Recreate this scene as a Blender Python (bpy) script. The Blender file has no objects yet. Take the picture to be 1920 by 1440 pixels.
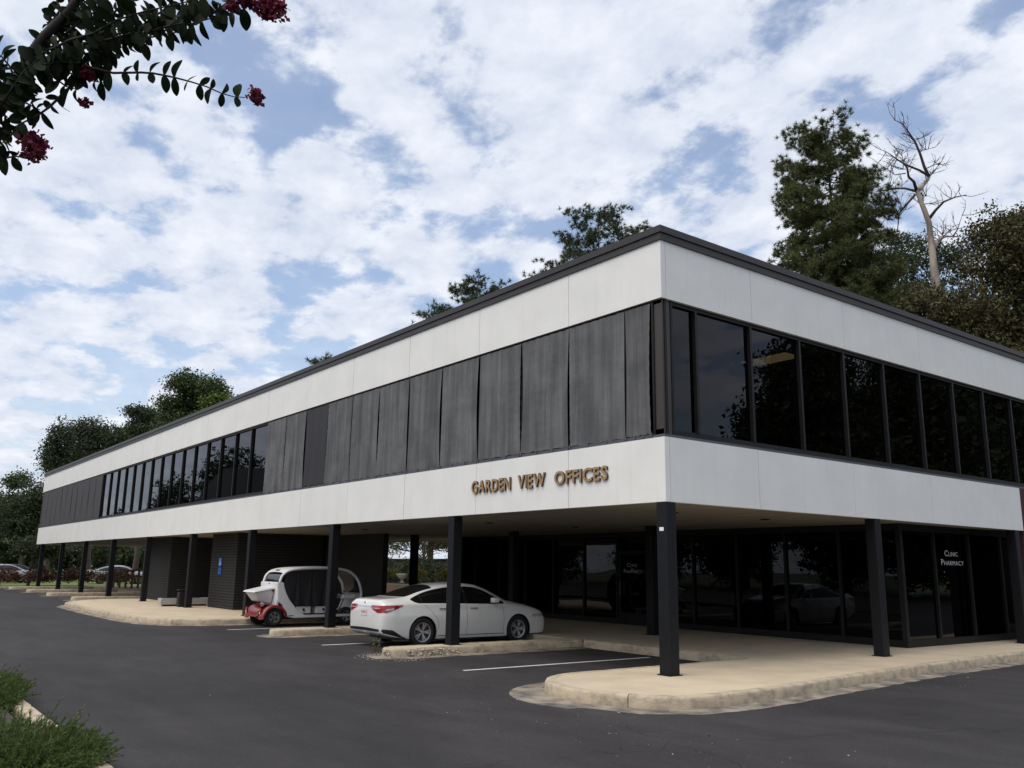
import bpy, bmesh, math, random
import numpy as np
from mathutils import Vector, Matrix
from mathutils.bvhtree import BVHTree
R = math.radians
random.seed(7); rng = np.random.default_rng(7)
scn = bpy.context.scene
col = scn.collection

# ------------------------------------------------------------------ camera
CAM = Vector((9.9707, -10.8109, 1.7851)); YAW, PITCH, ROLL, FPX = -0.9213, 0.2086, 0.0144, 1627.8
fwd = Vector((math.sin(YAW)*math.cos(PITCH), math.cos(YAW)*math.cos(PITCH), math.sin(PITCH)))
rt0 = Vector((math.cos(YAW), -math.sin(YAW), 0)); up0 = rt0.cross(fwd)
rgt = math.cos(ROLL)*rt0 + math.sin(ROLL)*up0; upv = -math.sin(ROLL)*rt0 + math.cos(ROLL)*up0
cd = bpy.data.cameras.new('camera'); cam = bpy.data.objects.new('camera', cd); col.objects.link(cam)
cd.sensor_width = 36; cd.sensor_fit = 'HORIZONTAL'; cd.lens = FPX/1920*36; cd.clip_end = 3000; cd.clip_start = 0.05
m = Matrix((rgt, upv, -fwd)).transposed().to_4x4(); m.translation = CAM; cam.matrix_world = m
scn.camera = cam
def at(px, py, depth):
    return CAM + ((px-960)/FPX*rgt - (py-720)/FPX*upv + fwd)*depth

# ------------------------------------------------------------------ sky and sun
SUN_DIR = Vector((0.06, -1.0, 0.0)).normalized(); SUN_EL = R(56)
SUN_VEC = Vector((SUN_DIR.x*math.cos(SUN_EL), SUN_DIR.y*math.cos(SUN_EL), math.sin(SUN_EL)))
w = bpy.data.worlds.new('World'); scn.world = w; w.use_nodes = True
nt = w.node_tree; N = nt.nodes; L = nt.links; N.clear()
out = N.new('ShaderNodeOutputWorld'); bg = N.new('ShaderNodeBackground'); L.new(bg.outputs[0], out.inputs[0])
bg.inputs[1].default_value = 0.1
sky = N.new('ShaderNodeTexSky'); sky.sky_type = 'NISHITA'; sky.sun_disc = False
sky.sun_elevation = SUN_EL; sky.sun_rotation = math.atan2(SUN_VEC.x, SUN_VEC.y)
sky.air_density = 1.1; sky.dust_density = 1.2; sky.ozone_density = 1.6
def mth(op, a, b=None, clamp=False):
    n = N.new('ShaderNodeMath'); n.operation = op; n.use_clamp = clamp
    for i, v in enumerate((a, b)):
        if v is None: continue
        if isinstance(v, (int, float)): n.inputs[i].default_value = v
        else: L.new(v, n.inputs[i])
    return n.outputs[0]
tc = N.new('ShaderNodeTexCoord'); sx = N.new('ShaderNodeSeparateXYZ'); L.new(tc.outputs['Generated'], sx.inputs[0])
zz = mth('ADD', mth('MAXIMUM', sx.outputs[2], 0.0), 0.22)
cb = N.new('ShaderNodeCombineXYZ'); L.new(mth('DIVIDE', sx.outputs[0], zz), cb.inputs[0]); L.new(mth('DIVIDE', sx.outputs[1], zz), cb.inputs[1])
def noise(scale, detail, rough, dist, off, src=None):
    mp = N.new('ShaderNodeMapping'); L.new(src or cb.outputs[0], mp.inputs[0]); mp.inputs['Location'].default_value = off
    mp.inputs['Rotation'].default_value = (0, 0, R(24)); mp.inputs['Scale'].default_value = (1.0, 1.1, 1)
    n = N.new('ShaderNodeTexNoise'); n.inputs['Scale'].default_value = scale; n.inputs['Detail'].default_value = detail
    n.inputs['Roughness'].default_value = rough; n.inputs['Distortion'].default_value = dist; L.new(mp.outputs[0], n.inputs['Vector'])
    return n.outputs[0]
n1 = noise(6.2, 8, 0.60, 0.1, (1.3, 4.1, 0)); n2 = noise(0.8, 3, 0.5, 0.2, (5.2, 0.4, 0)); n3 = noise(9, 6, 0.6, 0.1, (9.2, 3.4, 0))
# rounded cloud cells (altocumulus): soft cell pattern pushed about by fine noise
wn = N.new('ShaderNodeTexNoise'); wn.inputs['Scale'].default_value = 4.0; wn.inputs['Detail'].default_value = 6; wn.inputs['Roughness'].default_value = .6; L.new(cb.outputs[0], wn.inputs['Vector'])
wv_ = N.new('ShaderNodeVectorMath'); wv_.operation = 'MULTIPLY_ADD'; L.new(wn.outputs['Color'], wv_.inputs[0]); wv_.inputs[1].default_value = (.34, .34, 0); L.new(cb.outputs[0], wv_.inputs[2])
vo = N.new('ShaderNodeTexVoronoi'); vo.feature = 'SMOOTH_F1'; vo.inputs['Scale'].default_value = 5.6; vo.inputs['Smoothness'].default_value = .4; vo.inputs['Randomness'].default_value = 1; L.new(wv_.outputs[0], vo.inputs['Vector'])
puff = mth('SUBTRACT', 1.0, vo.outputs['Distance'])
cov = mth('ADD', mth('MULTIPLY', n1, 0.52), mth('MULTIPLY', n2, 0.20))
cov = mth('ADD', cov, mth('ADD', mth('MULTIPLY', n3, 0.16), mth('MULTIPLY', puff, 0.40)))
rp = N.new('ShaderNodeValToRGB'); L.new(cov, rp.inputs[0]); rp.color_ramp.interpolation = 'EASE'
rp.color_ramp.elements[0].position = 0.515; rp.color_ramp.elements[0].color = (0.22, 0.22, 0.22, 1)
rp.color_ramp.elements[1].position = 0.635; rp.color_ramp.elements[1].color = (1, 1, 1, 1)
# thin veil towards the horizon, all round
hz = N.new('ShaderNodeMapRange'); L.new(sx.outputs[2], hz.inputs[0]); hz.inputs[1].default_value = 0.0; hz.inputs[2].default_value = 0.42
hz.inputs[3].default_value = 0.72; hz.inputs[4].default_value = 0.0
fac = mth('MAXIMUM', rp.outputs[0], hz.outputs[0])
cr = N.new('ShaderNodeValToRGB'); L.new(mth('ADD', mth('MULTIPLY', n3, 0.45), mth('MULTIPLY', n1, 0.55)), cr.inputs[0])
cr.color_ramp.elements[0].position = 0.34; cr.color_ramp.elements[0].color = (5.9, 6.6, 8.1, 1)
cr.color_ramp.elements[1].position = 0.62; cr.color_ramp.elements[1].color = (8.9, 9.3, 10.1, 1)
skb = N.new('ShaderNodeMix'); skb.data_type = 'RGBA'; skb.blend_type = 'MULTIPLY'; skb.inputs[0].default_value = 1
L.new(sky.outputs[0], skb.inputs[6]); skb.inputs[7].default_value = (1.7, 1.68, 1.72, 1)
mx = N.new('ShaderNodeMix'); mx.data_type = 'RGBA'; L.new(fac, mx.inputs[0]); L.new(skb.outputs[2], mx.inputs[6]); L.new(cr.outputs[0], mx.inputs[7])
L.new(mx.outputs[2], bg.inputs[0])
sd = bpy.data.lights.new('sun', 'SUN'); sd.energy = 2.2; sd.angle = R(50); sd.color = (1.0, 0.93, 0.82)
so = bpy.data.objects.new('sun', sd); col.objects.link(so); so.rotation_euler = (-SUN_VEC).to_track_quat('-Z', 'Y').to_euler()
scn.view_settings.view_transform = 'Standard'; scn.view_settings.look = 'None'
scn.view_settings.exposure = 0.0; scn.view_settings.gamma = 1.0; scn.view_settings.use_curve_mapping = False
scn.render.engine = 'CYCLES'; scn.cycles.max_bounces = 8; scn.cycles.transparent_max_bounces = 10

# ------------------------------------------------------------------ materials
MATS = {}
def mat(name, color, rough=0.7, metal=0.0, spec=0.5, vary=0.0, vscale=3.0, bump=0.0, bscale=30.0, coat=0.0, stretch=(1, 1, 1), color2=None, island=0.0, trans=0.0, rvary=0.0, vlo=.3, vhi=.7, detail=5):
    if name in MATS: return MATS[name]
    M = bpy.data.materials.new(name); M.use_nodes = True; MATS[name] = M
    n = M.node_tree.nodes; l = M.node_tree.links; b = n['Principled BSDF']
    b.inputs['Base Color'].default_value = (*color, 1); b.inputs['Roughness'].default_value = rough; b.inputs['Metallic'].default_value = metal
    b.inputs['Specular IOR Level'].default_value = spec; b.inputs['Coat Weight'].default_value = coat; b.inputs['Coat Roughness'].default_value = 0.04
    t = n.new('ShaderNodeTexCoord'); mp = n.new('ShaderNodeMapping'); l.new(t.outputs['Object'], mp.inputs[0]); mp.inputs['Scale'].default_value = stretch
    csock = None
    if vary or color2:
        ns = n.new('ShaderNodeTexNoise'); ns.inputs['Scale'].default_value = vscale; ns.inputs['Detail'].default_value = detail; ns.inputs['Roughness'].default_value = 0.62
        l.new(mp.outputs[0], ns.inputs['Vector'])
        rmp = n.new('ShaderNodeMapRange'); l.new(ns.outputs[0], rmp.inputs[0]); rmp.inputs[1].default_value = vlo; rmp.inputs[2].default_value = vhi
        mix = n.new('ShaderNodeMix'); mix.data_type = 'RGBA'; l.new(rmp.outputs[0], mix.inputs[0])
        c2 = color2 or tuple(max(0, c*(1-vary)) for c in color); c1 = color if color2 else tuple(c*(1+vary) for c in color)
        mix.inputs[6].default_value = (*c2, 1); mix.inputs[7].default_value = (*c1, 1); csock = mix.outputs[2]
        if rvary:
            rr = n.new('ShaderNodeMapRange'); l.new(ns.outputs[0], rr.inputs[0]); rr.inputs[1].default_value = .3; rr.inputs[2].default_value = .7
            rr.inputs[3].default_value = rough-rvary; rr.inputs[4].default_value = rough+rvary; l.new(rr.outputs[0], b.inputs['Roughness'])
    if island:
        g = n.new('ShaderNodeNewGeometry'); hs = n.new('ShaderNodeHueSaturation')
        mr = n.new('ShaderNodeMapRange'); l.new(g.outputs['Random Per Island'], mr.inputs[0]); mr.inputs[3].default_value = 1-island; mr.inputs[4].default_value = 1+island
        l.new(mr.outputs[0], hs.inputs['Value'])
        mr2 = n.new('ShaderNodeMapRange'); l.new(g.outputs['Random Per Island'], mr2.inputs[0]); mr2.inputs[3].default_value = .5-island*.05; mr2.inputs[4].default_value = .5+island*.03
        l.new(mr2.outputs[0], hs.inputs['Hue'])
        if csock: l.new(csock, hs.inputs['Color'])
        else: hs.inputs['Color'].default_value = (*color, 1)
        csock = hs.outputs[0]
    if csock: l.new(csock, b.inputs['Base Color'])
    if bump:
        nb = n.new('ShaderNodeTexNoise'); nb.inputs['Scale'].default_value = bscale; nb.inputs['Detail'].default_value = 5; l.new(mp.outputs[0], nb.inputs['Vector'])
        bp = n.new('ShaderNodeBump'); bp.inputs['Strength'].default_value = bump; bp.inputs['Distance'].default_value = 0.02
        l.new(nb.outputs[0], bp.inputs['Height']); l.new(bp.outputs[0], b.inputs['Normal'])
    if trans:
        tr = n.new('ShaderNodeBsdfTranslucent'); ms = n.new('ShaderNodeMixShader'); ms.inputs[0].default_value = trans
        if csock: l.new(csock, tr.inputs[0])
        else: tr.inputs[0].default_value = (*color, 1)
        o = n['Material Output']; l.new(b.outputs[0], ms.inputs[1]); l.new(tr.outputs[0], ms.inputs[2]); l.new(ms.outputs[0], o.inputs[0])
    return M
def glass_mat(name, tint, ior=1.5, rough=0.0):
    M = bpy.data.materials.new(name); M.use_nodes = True; MATS[name] = M
    n = M.node_tree.nodes; l = M.node_tree.links; n.clear()
    o = n.new('ShaderNodeOutputMaterial'); fr = n.new('ShaderNodeFresnel'); fr.inputs[0].default_value = ior
    t = n.new('ShaderNodeTexCoord'); nb = n.new('ShaderNodeTexNoise'); nb.inputs['Scale'].default_value = 0.9; nb.inputs['Detail'].default_value = 1; l.new(t.outputs['Object'], nb.inputs['Vector'])
    bp = n.new('ShaderNodeBump'); bp.inputs['Strength'].default_value = 0.03; bp.inputs['Distance'].default_value = 0.1; l.new(nb.outputs[0], bp.inputs['Height'])
    tr = n.new('ShaderNodeBsdfTransparent'); tr.inputs[0].default_value = (*tint, 1); gl = n.new('ShaderNodeBsdfGlossy'); gl.inputs['Roughness'].default_value = rough
    gl.inputs[0].default_value = (.92, .94, 1, 1)
    l.new(bp.outputs[0], gl.inputs['Normal'])
    ms = n.new('ShaderNodeMixShader'); l.new(fr.outputs[0], ms.inputs[0]); l.new(tr.outputs[0], ms.inputs[1]); l.new(gl.outputs[0], ms.inputs[2]); l.new(ms.outputs[0], o.inputs[0])
    return M
def layered(name, base, layers, rough=.6, bump=None, spec=.4):
    """base colour darkened by several stretched noise layers: (scale, stretch, lo, hi, factor at lo, factor at hi)"""
    M = bpy.data.materials.new(name); M.use_nodes = True; n = M.node_tree.nodes; l = M.node_tree.links; b = n['Principled BSDF']; MATS[name] = M
    t = n.new('ShaderNodeTexCoord'); prev = None
    for sc, st, lo, hi, f0, f1 in layers:
        mp = n.new('ShaderNodeMapping'); l.new(t.outputs['Object'], mp.inputs[0]); mp.inputs['Scale'].default_value = st
        q = n.new('ShaderNodeTexNoise'); q.inputs['Scale'].default_value = sc; q.inputs['Detail'].default_value = 6; q.inputs['Roughness'].default_value = .6; l.new(mp.outputs[0], q.inputs['Vector'])
        r_ = n.new('ShaderNodeMapRange'); l.new(q.outputs[0], r_.inputs[0]); r_.interpolation_type = 'SMOOTHSTEP'
        for i, v in enumerate((lo, hi, f0, f1)): r_.inputs[i+1].default_value = v
        if prev is None: prev = r_.outputs[0]
        else:
            mm = n.new('ShaderNodeMath'); mm.operation = 'MULTIPLY'; l.new(prev, mm.inputs[0]); l.new(r_.outputs[0], mm.inputs[1]); prev = mm.outputs[0]
    c = n.new('ShaderNodeMix'); c.data_type = 'RGBA'; c.blend_type = 'MULTIPLY'; c.inputs[0].default_value = 1; c.inputs[6].default_value = (*base, 1); l.new(prev, c.inputs[7]); l.new(c.outputs[2], b.inputs['Base Color'])
    b.inputs['Roughness'].default_value = rough; b.inputs['Specular IOR Level'].default_value = spec
    if bump:
        mp = n.new('ShaderNodeMapping'); l.new(t.outputs['Object'], mp.inputs[0]); mp.inputs['Scale'].default_value = bump[1]
        q = n.new('ShaderNodeTexNoise'); q.inputs['Scale'].default_value = bump[0]; q.inputs['Detail'].default_value = 4; l.new(mp.outputs[0], q.inputs['Vector'])
        bp = n.new('ShaderNodeBump'); bp.inputs['Strength'].default_value = bump[2]; bp.inputs['Distance'].default_value = .02; l.new(q.outputs[0], bp.inputs['Height']); l.new(bp.outputs[0], b.inputs['Normal'])
    return M
m_white = layered('fascia_white', (.80, .79, .755), [(1.1, (1, 1, 1), .3, .7, .95, 1.02), (2.6, (2.2, 2.2, .10), .25, .48, .94, 1.0), (7, (1.5, 1.5, .12), .26, .40, .92, 1.0), (30, (1, 1, 1), .2, .34, .80, 1.0)], .55, (1.4, (1, 1, 1), .10))
m_bronze = mat('bronze_coping', (.038, .034, .033), .45, spec=.35, vary=.15, vscale=3, stretch=(.6, .6, 4))
m_frame = mat('dark_frame', (.011, .0105, .011), .45, spec=.25, vary=.2, vscale=5)
m_sill = mat('sill_metal', (.075, .078, .088), .4, vary=.2, vscale=6)
m_column = mat('column_paint', (.0050, .0052, .0070), .5, spec=.3, vary=.25, vscale=6, bump=.02)
m_screen = layered('screen_fabric', (.116, .117, .119), [(1.7, (3.0, 3.0, .18), .34, .66, .74, 1.18), (9, (5, 5, .10), .36, .64, .90, 1.07), (1.3, (1, 1, 1), .35, .65, .82, 1.12), (5, (.5, .5, 7), .42, .62, .965, 1.04)], .75, (5, (3, 3, .3), .2))
m_screen2 = mat('screen_fabric_new', (.024, .023, .026), .7, vary=.15, vscale=2, stretch=(3, 3, .3))
m_screen3 = mat('screen_fabric_far', (.045, .043, .045), .75, color2=(.068, .066, .068), vscale=2.5, stretch=(4, 4, .3))
m_soffit = mat('soffit_boards', (.27, .245, .20), .75, vary=.12, vscale=2, stretch=(.3, 3, 1))
m_brick = mat('dark_brick', (.021, .0195, .0195), .85, vary=.35, vscale=9, stretch=(1, 1, 4), bump=.25, bscale=40)
m_mortar = mat('dark_mortar', (.006, .006, .006), .9)
m_inner = mat('interior_paint', (.30, .28, .26), .8); m_innerdark = mat('interior_dark', (.06, .055, .055), .8)
m_asphalt = None
m_conc = mat('beige_concrete', (.61, .50, .35), .85, color2=(.52, .425, .30), vscale=1.1, bump=.15, bscale=60, vlo=.38, vhi=.62, detail=8)
m_kerb = mat('kerb_concrete', (.52, .425, .30), .9, color2=(.24, .205, .16), vscale=4.5, bump=.5, bscale=45, vlo=.28, vhi=.56, detail=9, stretch=(1, 1, 1.6))
m_gutter = mat('gutter_concrete', (.33, .28, .215), .9, color2=(.085, .08, .075), vscale=2.4, bump=.5, bscale=60, vlo=.36, vhi=.6, detail=9)
m_paint = mat('road_paint', (.72, .72, .70), .7, color2=(.35, .35, .35), vscale=14, vlo=.25, vhi=.45)
m_grass = mat('lawn', (.07, .10, .03), .9, vary=.35, vscale=6, bump=.4)
m_soil = mat('mulch', (.05, .036, .026), .95, vary=.4, vscale=14, bump=.6)
m_bark = mat('bark', (.075, .058, .045), .9, vary=.35, vscale=5, stretch=(2, 2, .5), bump=.6, bscale=12)
m_deadwood = mat('dead_wood', (.40, .34, .28), .85, color2=(.16, .13, .115), vscale=1.2, stretch=(2, 2, .6), bump=.4, bscale=10, vlo=.38, vhi=.58)
m_twig = mat('dead_twig', (.085, .07, .066), .9)
m_maroon = mat('maroon_brick', (.055, .016, .016), .8, vary=.3, vscale=8)
m_gold = mat('aged_bronze', (.46, .29, .13), .4, metal=.2, color2=(.27, .165, .08), vscale=4)
m_goldside = mat('bronze_return', (.045, .034, .028), .5)
m_black = mat('black_plastic', (.012, .012, .013), .45); m_rubber = mat('rubber', (.014, .014, .014), .85, vary=.2, vscale=20)
m_rim = mat('alloy', (.42, .42, .43), .3, metal=.9); m_chrome = mat('chrome', (.75, .75, .76), .12, metal=1)
m_car = mat('pearl_paint', (.72, .71, .68), .28, coat=1.0)
m_carglass = mat('car_glass', (.006, .006, .007), .03, spec=.6)
m_red = mat('tail_red', (.30, .008, .010), .12, coat=.8); m_redclear = mat('tail_clear', (.55, .42, .42), .1, coat=.8)
m_cartred = mat('cart_red', (.22, .018, .014), .35, coat=.4, vary=.1)
m_cart = mat('cart_white', (.70, .69, .68), .4, vary=.04, vscale=2); m_cloth = mat('black_curtain', (.012, .012, .013), .6)
m_plate = mat('plate_white', (.7, .66, .66), .5); m_plated = mat('plate_print', (.50, .30, .30), .5)
m_blue = mat('sign_blue', (.012, .10, .42), .4); m_signw = mat('sign_white', (.8, .8, .8), .5); m_letter = mat('vinyl_letter', (.62, .62, .62), .6)
m_glass = glass_mat('tinted_glass', (.05, .046, .044), 1.36); m_glassg = glass_mat('ground_floor_glass', (.04, .04, .04), 1.33)
m_lamp = bpy.data.materials.new('ceiling_lamp'); m_lamp.use_nodes = True
m_lamp.node_tree.nodes['Principled BSDF'].inputs['Emission Color'].default_value = (1, .78, .38, 1); m_lamp.node_tree.nodes['Principled BSDF'].inputs['Emission Strength'].default_value = .85
def asphalt_mat():
    M = bpy.data.materials.new('asphalt'); M.use_nodes = True; n = M.node_tree.nodes; l = M.node_tree.links; b = n['Principled BSDF']
    t = n.new('ShaderNodeTexCoord')
    def nz(s, d, r, st=(1, 1, 1)):
        mp = n.new('ShaderNodeMapping'); l.new(t.outputs['Object'], mp.inputs[0]); mp.inputs['Scale'].default_value = st
        q = n.new('ShaderNodeTexNoise'); q.inputs['Scale'].default_value = s; q.inputs['Detail'].default_value = d; q.inputs['Roughness'].default_value = r; l.new(mp.outputs[0], q.inputs['Vector']); return q.outputs[0]
    big = nz(.22, 4, .55, (.45, 1, 1)); mid = nz(1.6, 5, .6, (.5, 1, 1)); fine = nz(95, 3, .7)
    def mr(s, a, b_, c, d):
        q = n.new('ShaderNodeMapRange'); l.new(s, q.inputs[0]); 
        for i, v in enumerate((a, b_, c, d)): q.inputs[i+1].default_value = v
        return q.outputs[0]
    def mul(a, b_):
        q = n.new('ShaderNodeMath'); q.operation = 'MULTIPLY'; l.new(a, q.inputs[0]); l.new(b_, q.inputs[1]); return q.outputs[0]
    agg = n.new('ShaderNodeTexVoronoi'); agg.inputs['Scale'].default_value = 75; l.new(t.outputs['Object'], agg.inputs['Vector']); ag = mr(agg.outputs['Color'], 0, 1, .72, 1.3)
    dst = nz(.8, 6, .7, (.25, 1, 1)); wobm = n.new('ShaderNodeMapping'); l.new(t.outputs['Object'], wobm.inputs[0])
    wob = n.new('ShaderNodeTexNoise'); wob.inputs['Scale'].default_value = 1.2; wob.inputs['Detail'].default_value = 5; l.new(t.outputs['Object'], wob.inputs['Vector'])
    va = n.new('ShaderNodeVectorMath'); va.operation = 'MULTIPLY_ADD'; l.new(wob.outputs['Color'], va.inputs[0]); va.inputs[1].default_value = (1.1, 1.1, 0); l.new(t.outputs['Object'], va.inputs[2])
    vc = n.new('ShaderNodeTexVoronoi'); vc.feature = 'DISTANCE_TO_EDGE'; vc.inputs['Scale'].default_value = .16; l.new(va.outputs[0], vc.inputs['Vector'])
    crack = mr(vc.outputs['Distance'], .0, .0022, .55, 1.0)
    v = mul(mul(mr(big, .35, .65, .74, 1.24), mr(mid, .35, .65, .84, 1.14)), mr(fine, .3, .75, .6, 1.5)); v = mul(mul(v, ag), mul(mr(dst, .4, .72, .94, 1.22), crack))
    c = n.new('ShaderNodeMix'); c.data_type = 'RGBA'; c.blend_type = 'MULTIPLY'; c.inputs[0].default_value = 1; c.inputs[6].default_value = (.037, .0335, .0342, 1); l.new(v, c.inputs[7])
    l.new(c.outputs[2], b.inputs['Base Color']); b.inputs['Roughness'].default_value = .82; b.inputs['Specular IOR Level'].default_value = .25
    bp = n.new('ShaderNodeBump'); bp.inputs['Strength'].default_value = .35; bp.inputs['Distance'].default_value = .006; l.new(fine, bp.inputs['Height']); l.new(bp.outputs[0], b.inputs['Normal'])
    return M
m_asphalt = asphalt_mat()
def leafmat(name, c, isl=.45, trans=.25, rough=.6): return mat(name, c, rough, island=isl, trans=trans, spec=.3)
m_pine = leafmat('pine_needles', (.100, .116, .042), .5, .25); m_pine2 = leafmat('far_pine_needles', (.060, .080, .040), .5, .15)
m_oak = leafmat('oak_leaf', (.062, .088, .030)); m_dark = leafmat('dark_leaf', (.052, .070, .031)); m_mag = leafmat('bronze_leaf', (.074, .066, .025), .55, .15, .6)
m_young = leafmat('light_leaf', (.10, .14, .025)); m_redbush = leafmat('red_shrub_leaf', (.10, .05, .035)); m_jun = leafmat('juniper', (.085, .125, .032), .55, .3)
m_myrtle = mat('myrtle_leaf', (.012, .020, .008), .75, spec=.12, vary=.3, vscale=20, trans=.10); m_stem = mat('myrtle_bark', (.024, .018, .016), .8, vary=.3, vscale=20)
m_bloom = leafmat('myrtle_bloom', (.17, .025, .05), .5, .25); m_yellow = leafmat('yellow_shrub', (.14, .125, .022))
m_weed = leafmat('weed', (.14, .15, .06))

# ------------------------------------------------------------------ helpers
def mk(name, verts, faces, material, parent=None, smooth=False, loc=None):
    me = bpy.data.meshes.new(name)
    if isinstance(verts, np.ndarray):
        nv, nf, k = len(verts), len(faces), faces.shape[1]
        me.vertices.add(nv); me.vertices.foreach_set('co', verts.astype(np.float32).ravel())
        me.loops.add(nf*k); me.loops.foreach_set('vertex_index', faces.astype(np.int32).ravel())
        me.polygons.add(nf); me.polygons.foreach_set('loop_start', np.arange(0, nf*k, k, dtype=np.int32)); me.polygons.foreach_set('loop_total', np.full(nf, k, dtype=np.int32))
        me.update(calc_edges=True)
    else:
        me.from_pydata(verts, [], faces); me.update()
    return link(name, me, material, parent, smooth, loc)
def link(name, me, material, parent=None, smooth=False, loc=None):
    if material is not None and not me.materials: me.materials.append(material)
    if smooth: me.polygons.foreach_set('use_smooth', [True]*len(me.polygons))
    o = bpy.data.objects.new(name, me); col.objects.link(o)
    if parent: o.parent = parent
    if loc is not None: o.location = loc
    return o
def empty(name, loc=(0, 0, 0), rz=0, parent=None):
    o = bpy.data.objects.new(name, None); col.objects.link(o); o.location = loc; o.rotation_euler = (0, 0, rz)
    if parent: o.parent = parent
    return o
def tag(o, label=None, cat=None, group=None, kind=None):
    if label: o['label'] = label
    if cat: o['category'] = cat
    if group: o['group'] = group
    if kind: o['kind'] = kind
    return o
def struct(o): o['kind'] = 'structure'; return o
class MB:
    def __init__(s): s.v = []; s.f = []
    def add(s, V, F):
        b = len(s.v); s.v += [tuple(x) for x in V]; s.f += [tuple(i+b for i in f) for f in F]; return s
    def box(s, x0, x1, y0, y1, z0, z1):
        return s.add([(x0,y0,z0),(x1,y0,z0),(x1,y1,z0),(x0,y1,z0),(x0,y0,z1),(x1,y0,z1),(x1,y1,z1),(x0,y1,z1)], [(3,2,1,0),(4,5,6,7),(0,1,5,4),(1,2,6,5),(2,3,7,6),(3,0,4,7)])
    def tube(s, pts, rads, n=8, cap=True):
        pts = [Vector(p) for p in pts]
        if isinstance(rads, (int, float)): rads = [rads]*len(pts)
        V = []; F = []; prev = None
        for i, p in enumerate(pts):
            t = (pts[min(i+1, len(pts)-1)]-pts[max(i-1, 0)])
            t = t.normalized() if t.length > 1e-9 else Vector((0, 0, 1))
            a = prev - t*prev.dot(t) if prev is not None else t.orthogonal()
            a = a.normalized() if a.length > 1e-6 else t.orthogonal().normalized()
            prev = a; b = t.cross(a)
            for k in range(n):
                th = 2*math.pi*k/n; V.append(p + (a*math.cos(th)+b*math.sin(th))*rads[i])
        for i in range(len(pts)-1):
            for k in range(n): F.append((i*n+k, i*n+(k+1)%n, (i+1)*n+(k+1)%n, (i+1)*n+k))
        if cap: F.append(tuple(range(n-1, -1, -1))); F.append(tuple(range((len(pts)-1)*n, len(pts)*n)))
        return s.add(V, F)
    def lathe(s, prof, n=24, c=(0, 0, 0), axis='y'):
        V = []; F = []
        for (a, r) in prof:
            for k in range(n):
                th = 2*math.pi*k/n; x, z = r*math.cos(th), r*math.sin(th)
                V.append((c[0]+x, c[1]+a, c[2]+z) if axis == 'y' else (c[0]+x, c[1]+z, c[2]+a))
        for i in range(len(prof)-1):
            for k in range(n): F.append((i*n+k, i*n+(k+1)%n, (i+1)*n+(k+1)%n, (i+1)*n+k))
        return s.add(V, F)
    def prism(s, poly, z0, z1):
        n = len(poly); V = [(x, y, z0) for x, y in poly]+[(x, y, z1) for x, y in poly]
        return s.add(V, [tuple(range(n-1, -1, -1)), tuple(range(n, 2*n))]+[(i, (i+1)%n, n+(i+1)%n, n+i) for i in range(n)])
    def build(s, name, material, parent=None, smooth=False, bevel=0, loc=None):
        o = mk(name, s.v, s.f, material, parent, smooth, loc)
        if bevel:
            bm = bmesh.new(); bm.from_mesh(o.data); bmesh.ops.bevel(bm, geom=list(bm.edges), offset=bevel, segments=2, affect='EDGES', profile=.6); bm.to_mesh(o.data); bm.free()
        return o
def bx(name, material, parent, *a, bevel=0): return MB().box(*a).build(name, material, parent, bevel=bevel)
def shade_auto(o, ang=35):
    me = o.data; me.polygons.foreach_set('use_smooth', [True]*len(me.polygons)); me.set_sharp_from_angle(angle=R(ang)); return o

# ------------------------------------------------------------------ ground
G = -0.05; PT = 0.13
gr = struct(mk('ground', [(-900,-900,G-.06),(900,-900,G-.06),(900,900,G-.06),(-900,900,G-.06)], [(0,1,2,3)], m_grass))
asp = struct(mk('asphalt_drive', [(-59,-60,G),(60,-60,G),(60,60,G),(-59,60,G)], [(0,1,2,3)], m_asphalt))

def offset_poly(pts, d):
    n = len(pts); o = []
    for i in range(n):
        p0, p1, p2 = Vector(pts[i-1]), Vector(pts[i]), Vector(pts[(i+1) % n])
        a = (p1-p0).normalized(); b = (p2-p1).normalized()
        na = Vector((a.y, -a.x)); nb = Vector((b.y, -b.x)); nn = (na+nb)
        nn = nn/ max(.35, nn.length_squared) * 2 if nn.length > 1e-6 else na
        o.append(tuple(p1 + nn*.5*2*d*.5 if False else p1 + nn*d))
    return o
def off_open(pts, d):
    o = []; n = len(pts)
    for i in range(n):
        p1 = Vector(pts[i]); a = (p1-Vector(pts[i-1])).normalized() if i else (Vector(pts[1])-p1).normalized()
        b = (Vector(pts[i+1])-p1).normalized() if i < n-1 else a
        nn = Vector((a.y, -a.x))+Vector((b.y, -b.x)); nn = nn*2/max(.7, nn.length_squared)
        o.append(p1+nn*d)
    return o
def arc(cx, cy, r, a0, a1, n=10, ry=None):
    return [(cx+r*math.cos(R(a0+(a1-a0)*i/n)), cy+(ry or r)*math.sin(R(a0+(a1-a0)*i/n))) for i in range(n+1)]
def resample(pts, step):
    o = [Vector(pts[0])]
    for a, b in zip(pts, pts[1:]):
        a, b = Vector(a), Vector(b); k = max(1, int((b-a).length/step+.5))
        for i in range(1, k+1): o.append(a.lerp(b, i/k))
    return o
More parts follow.
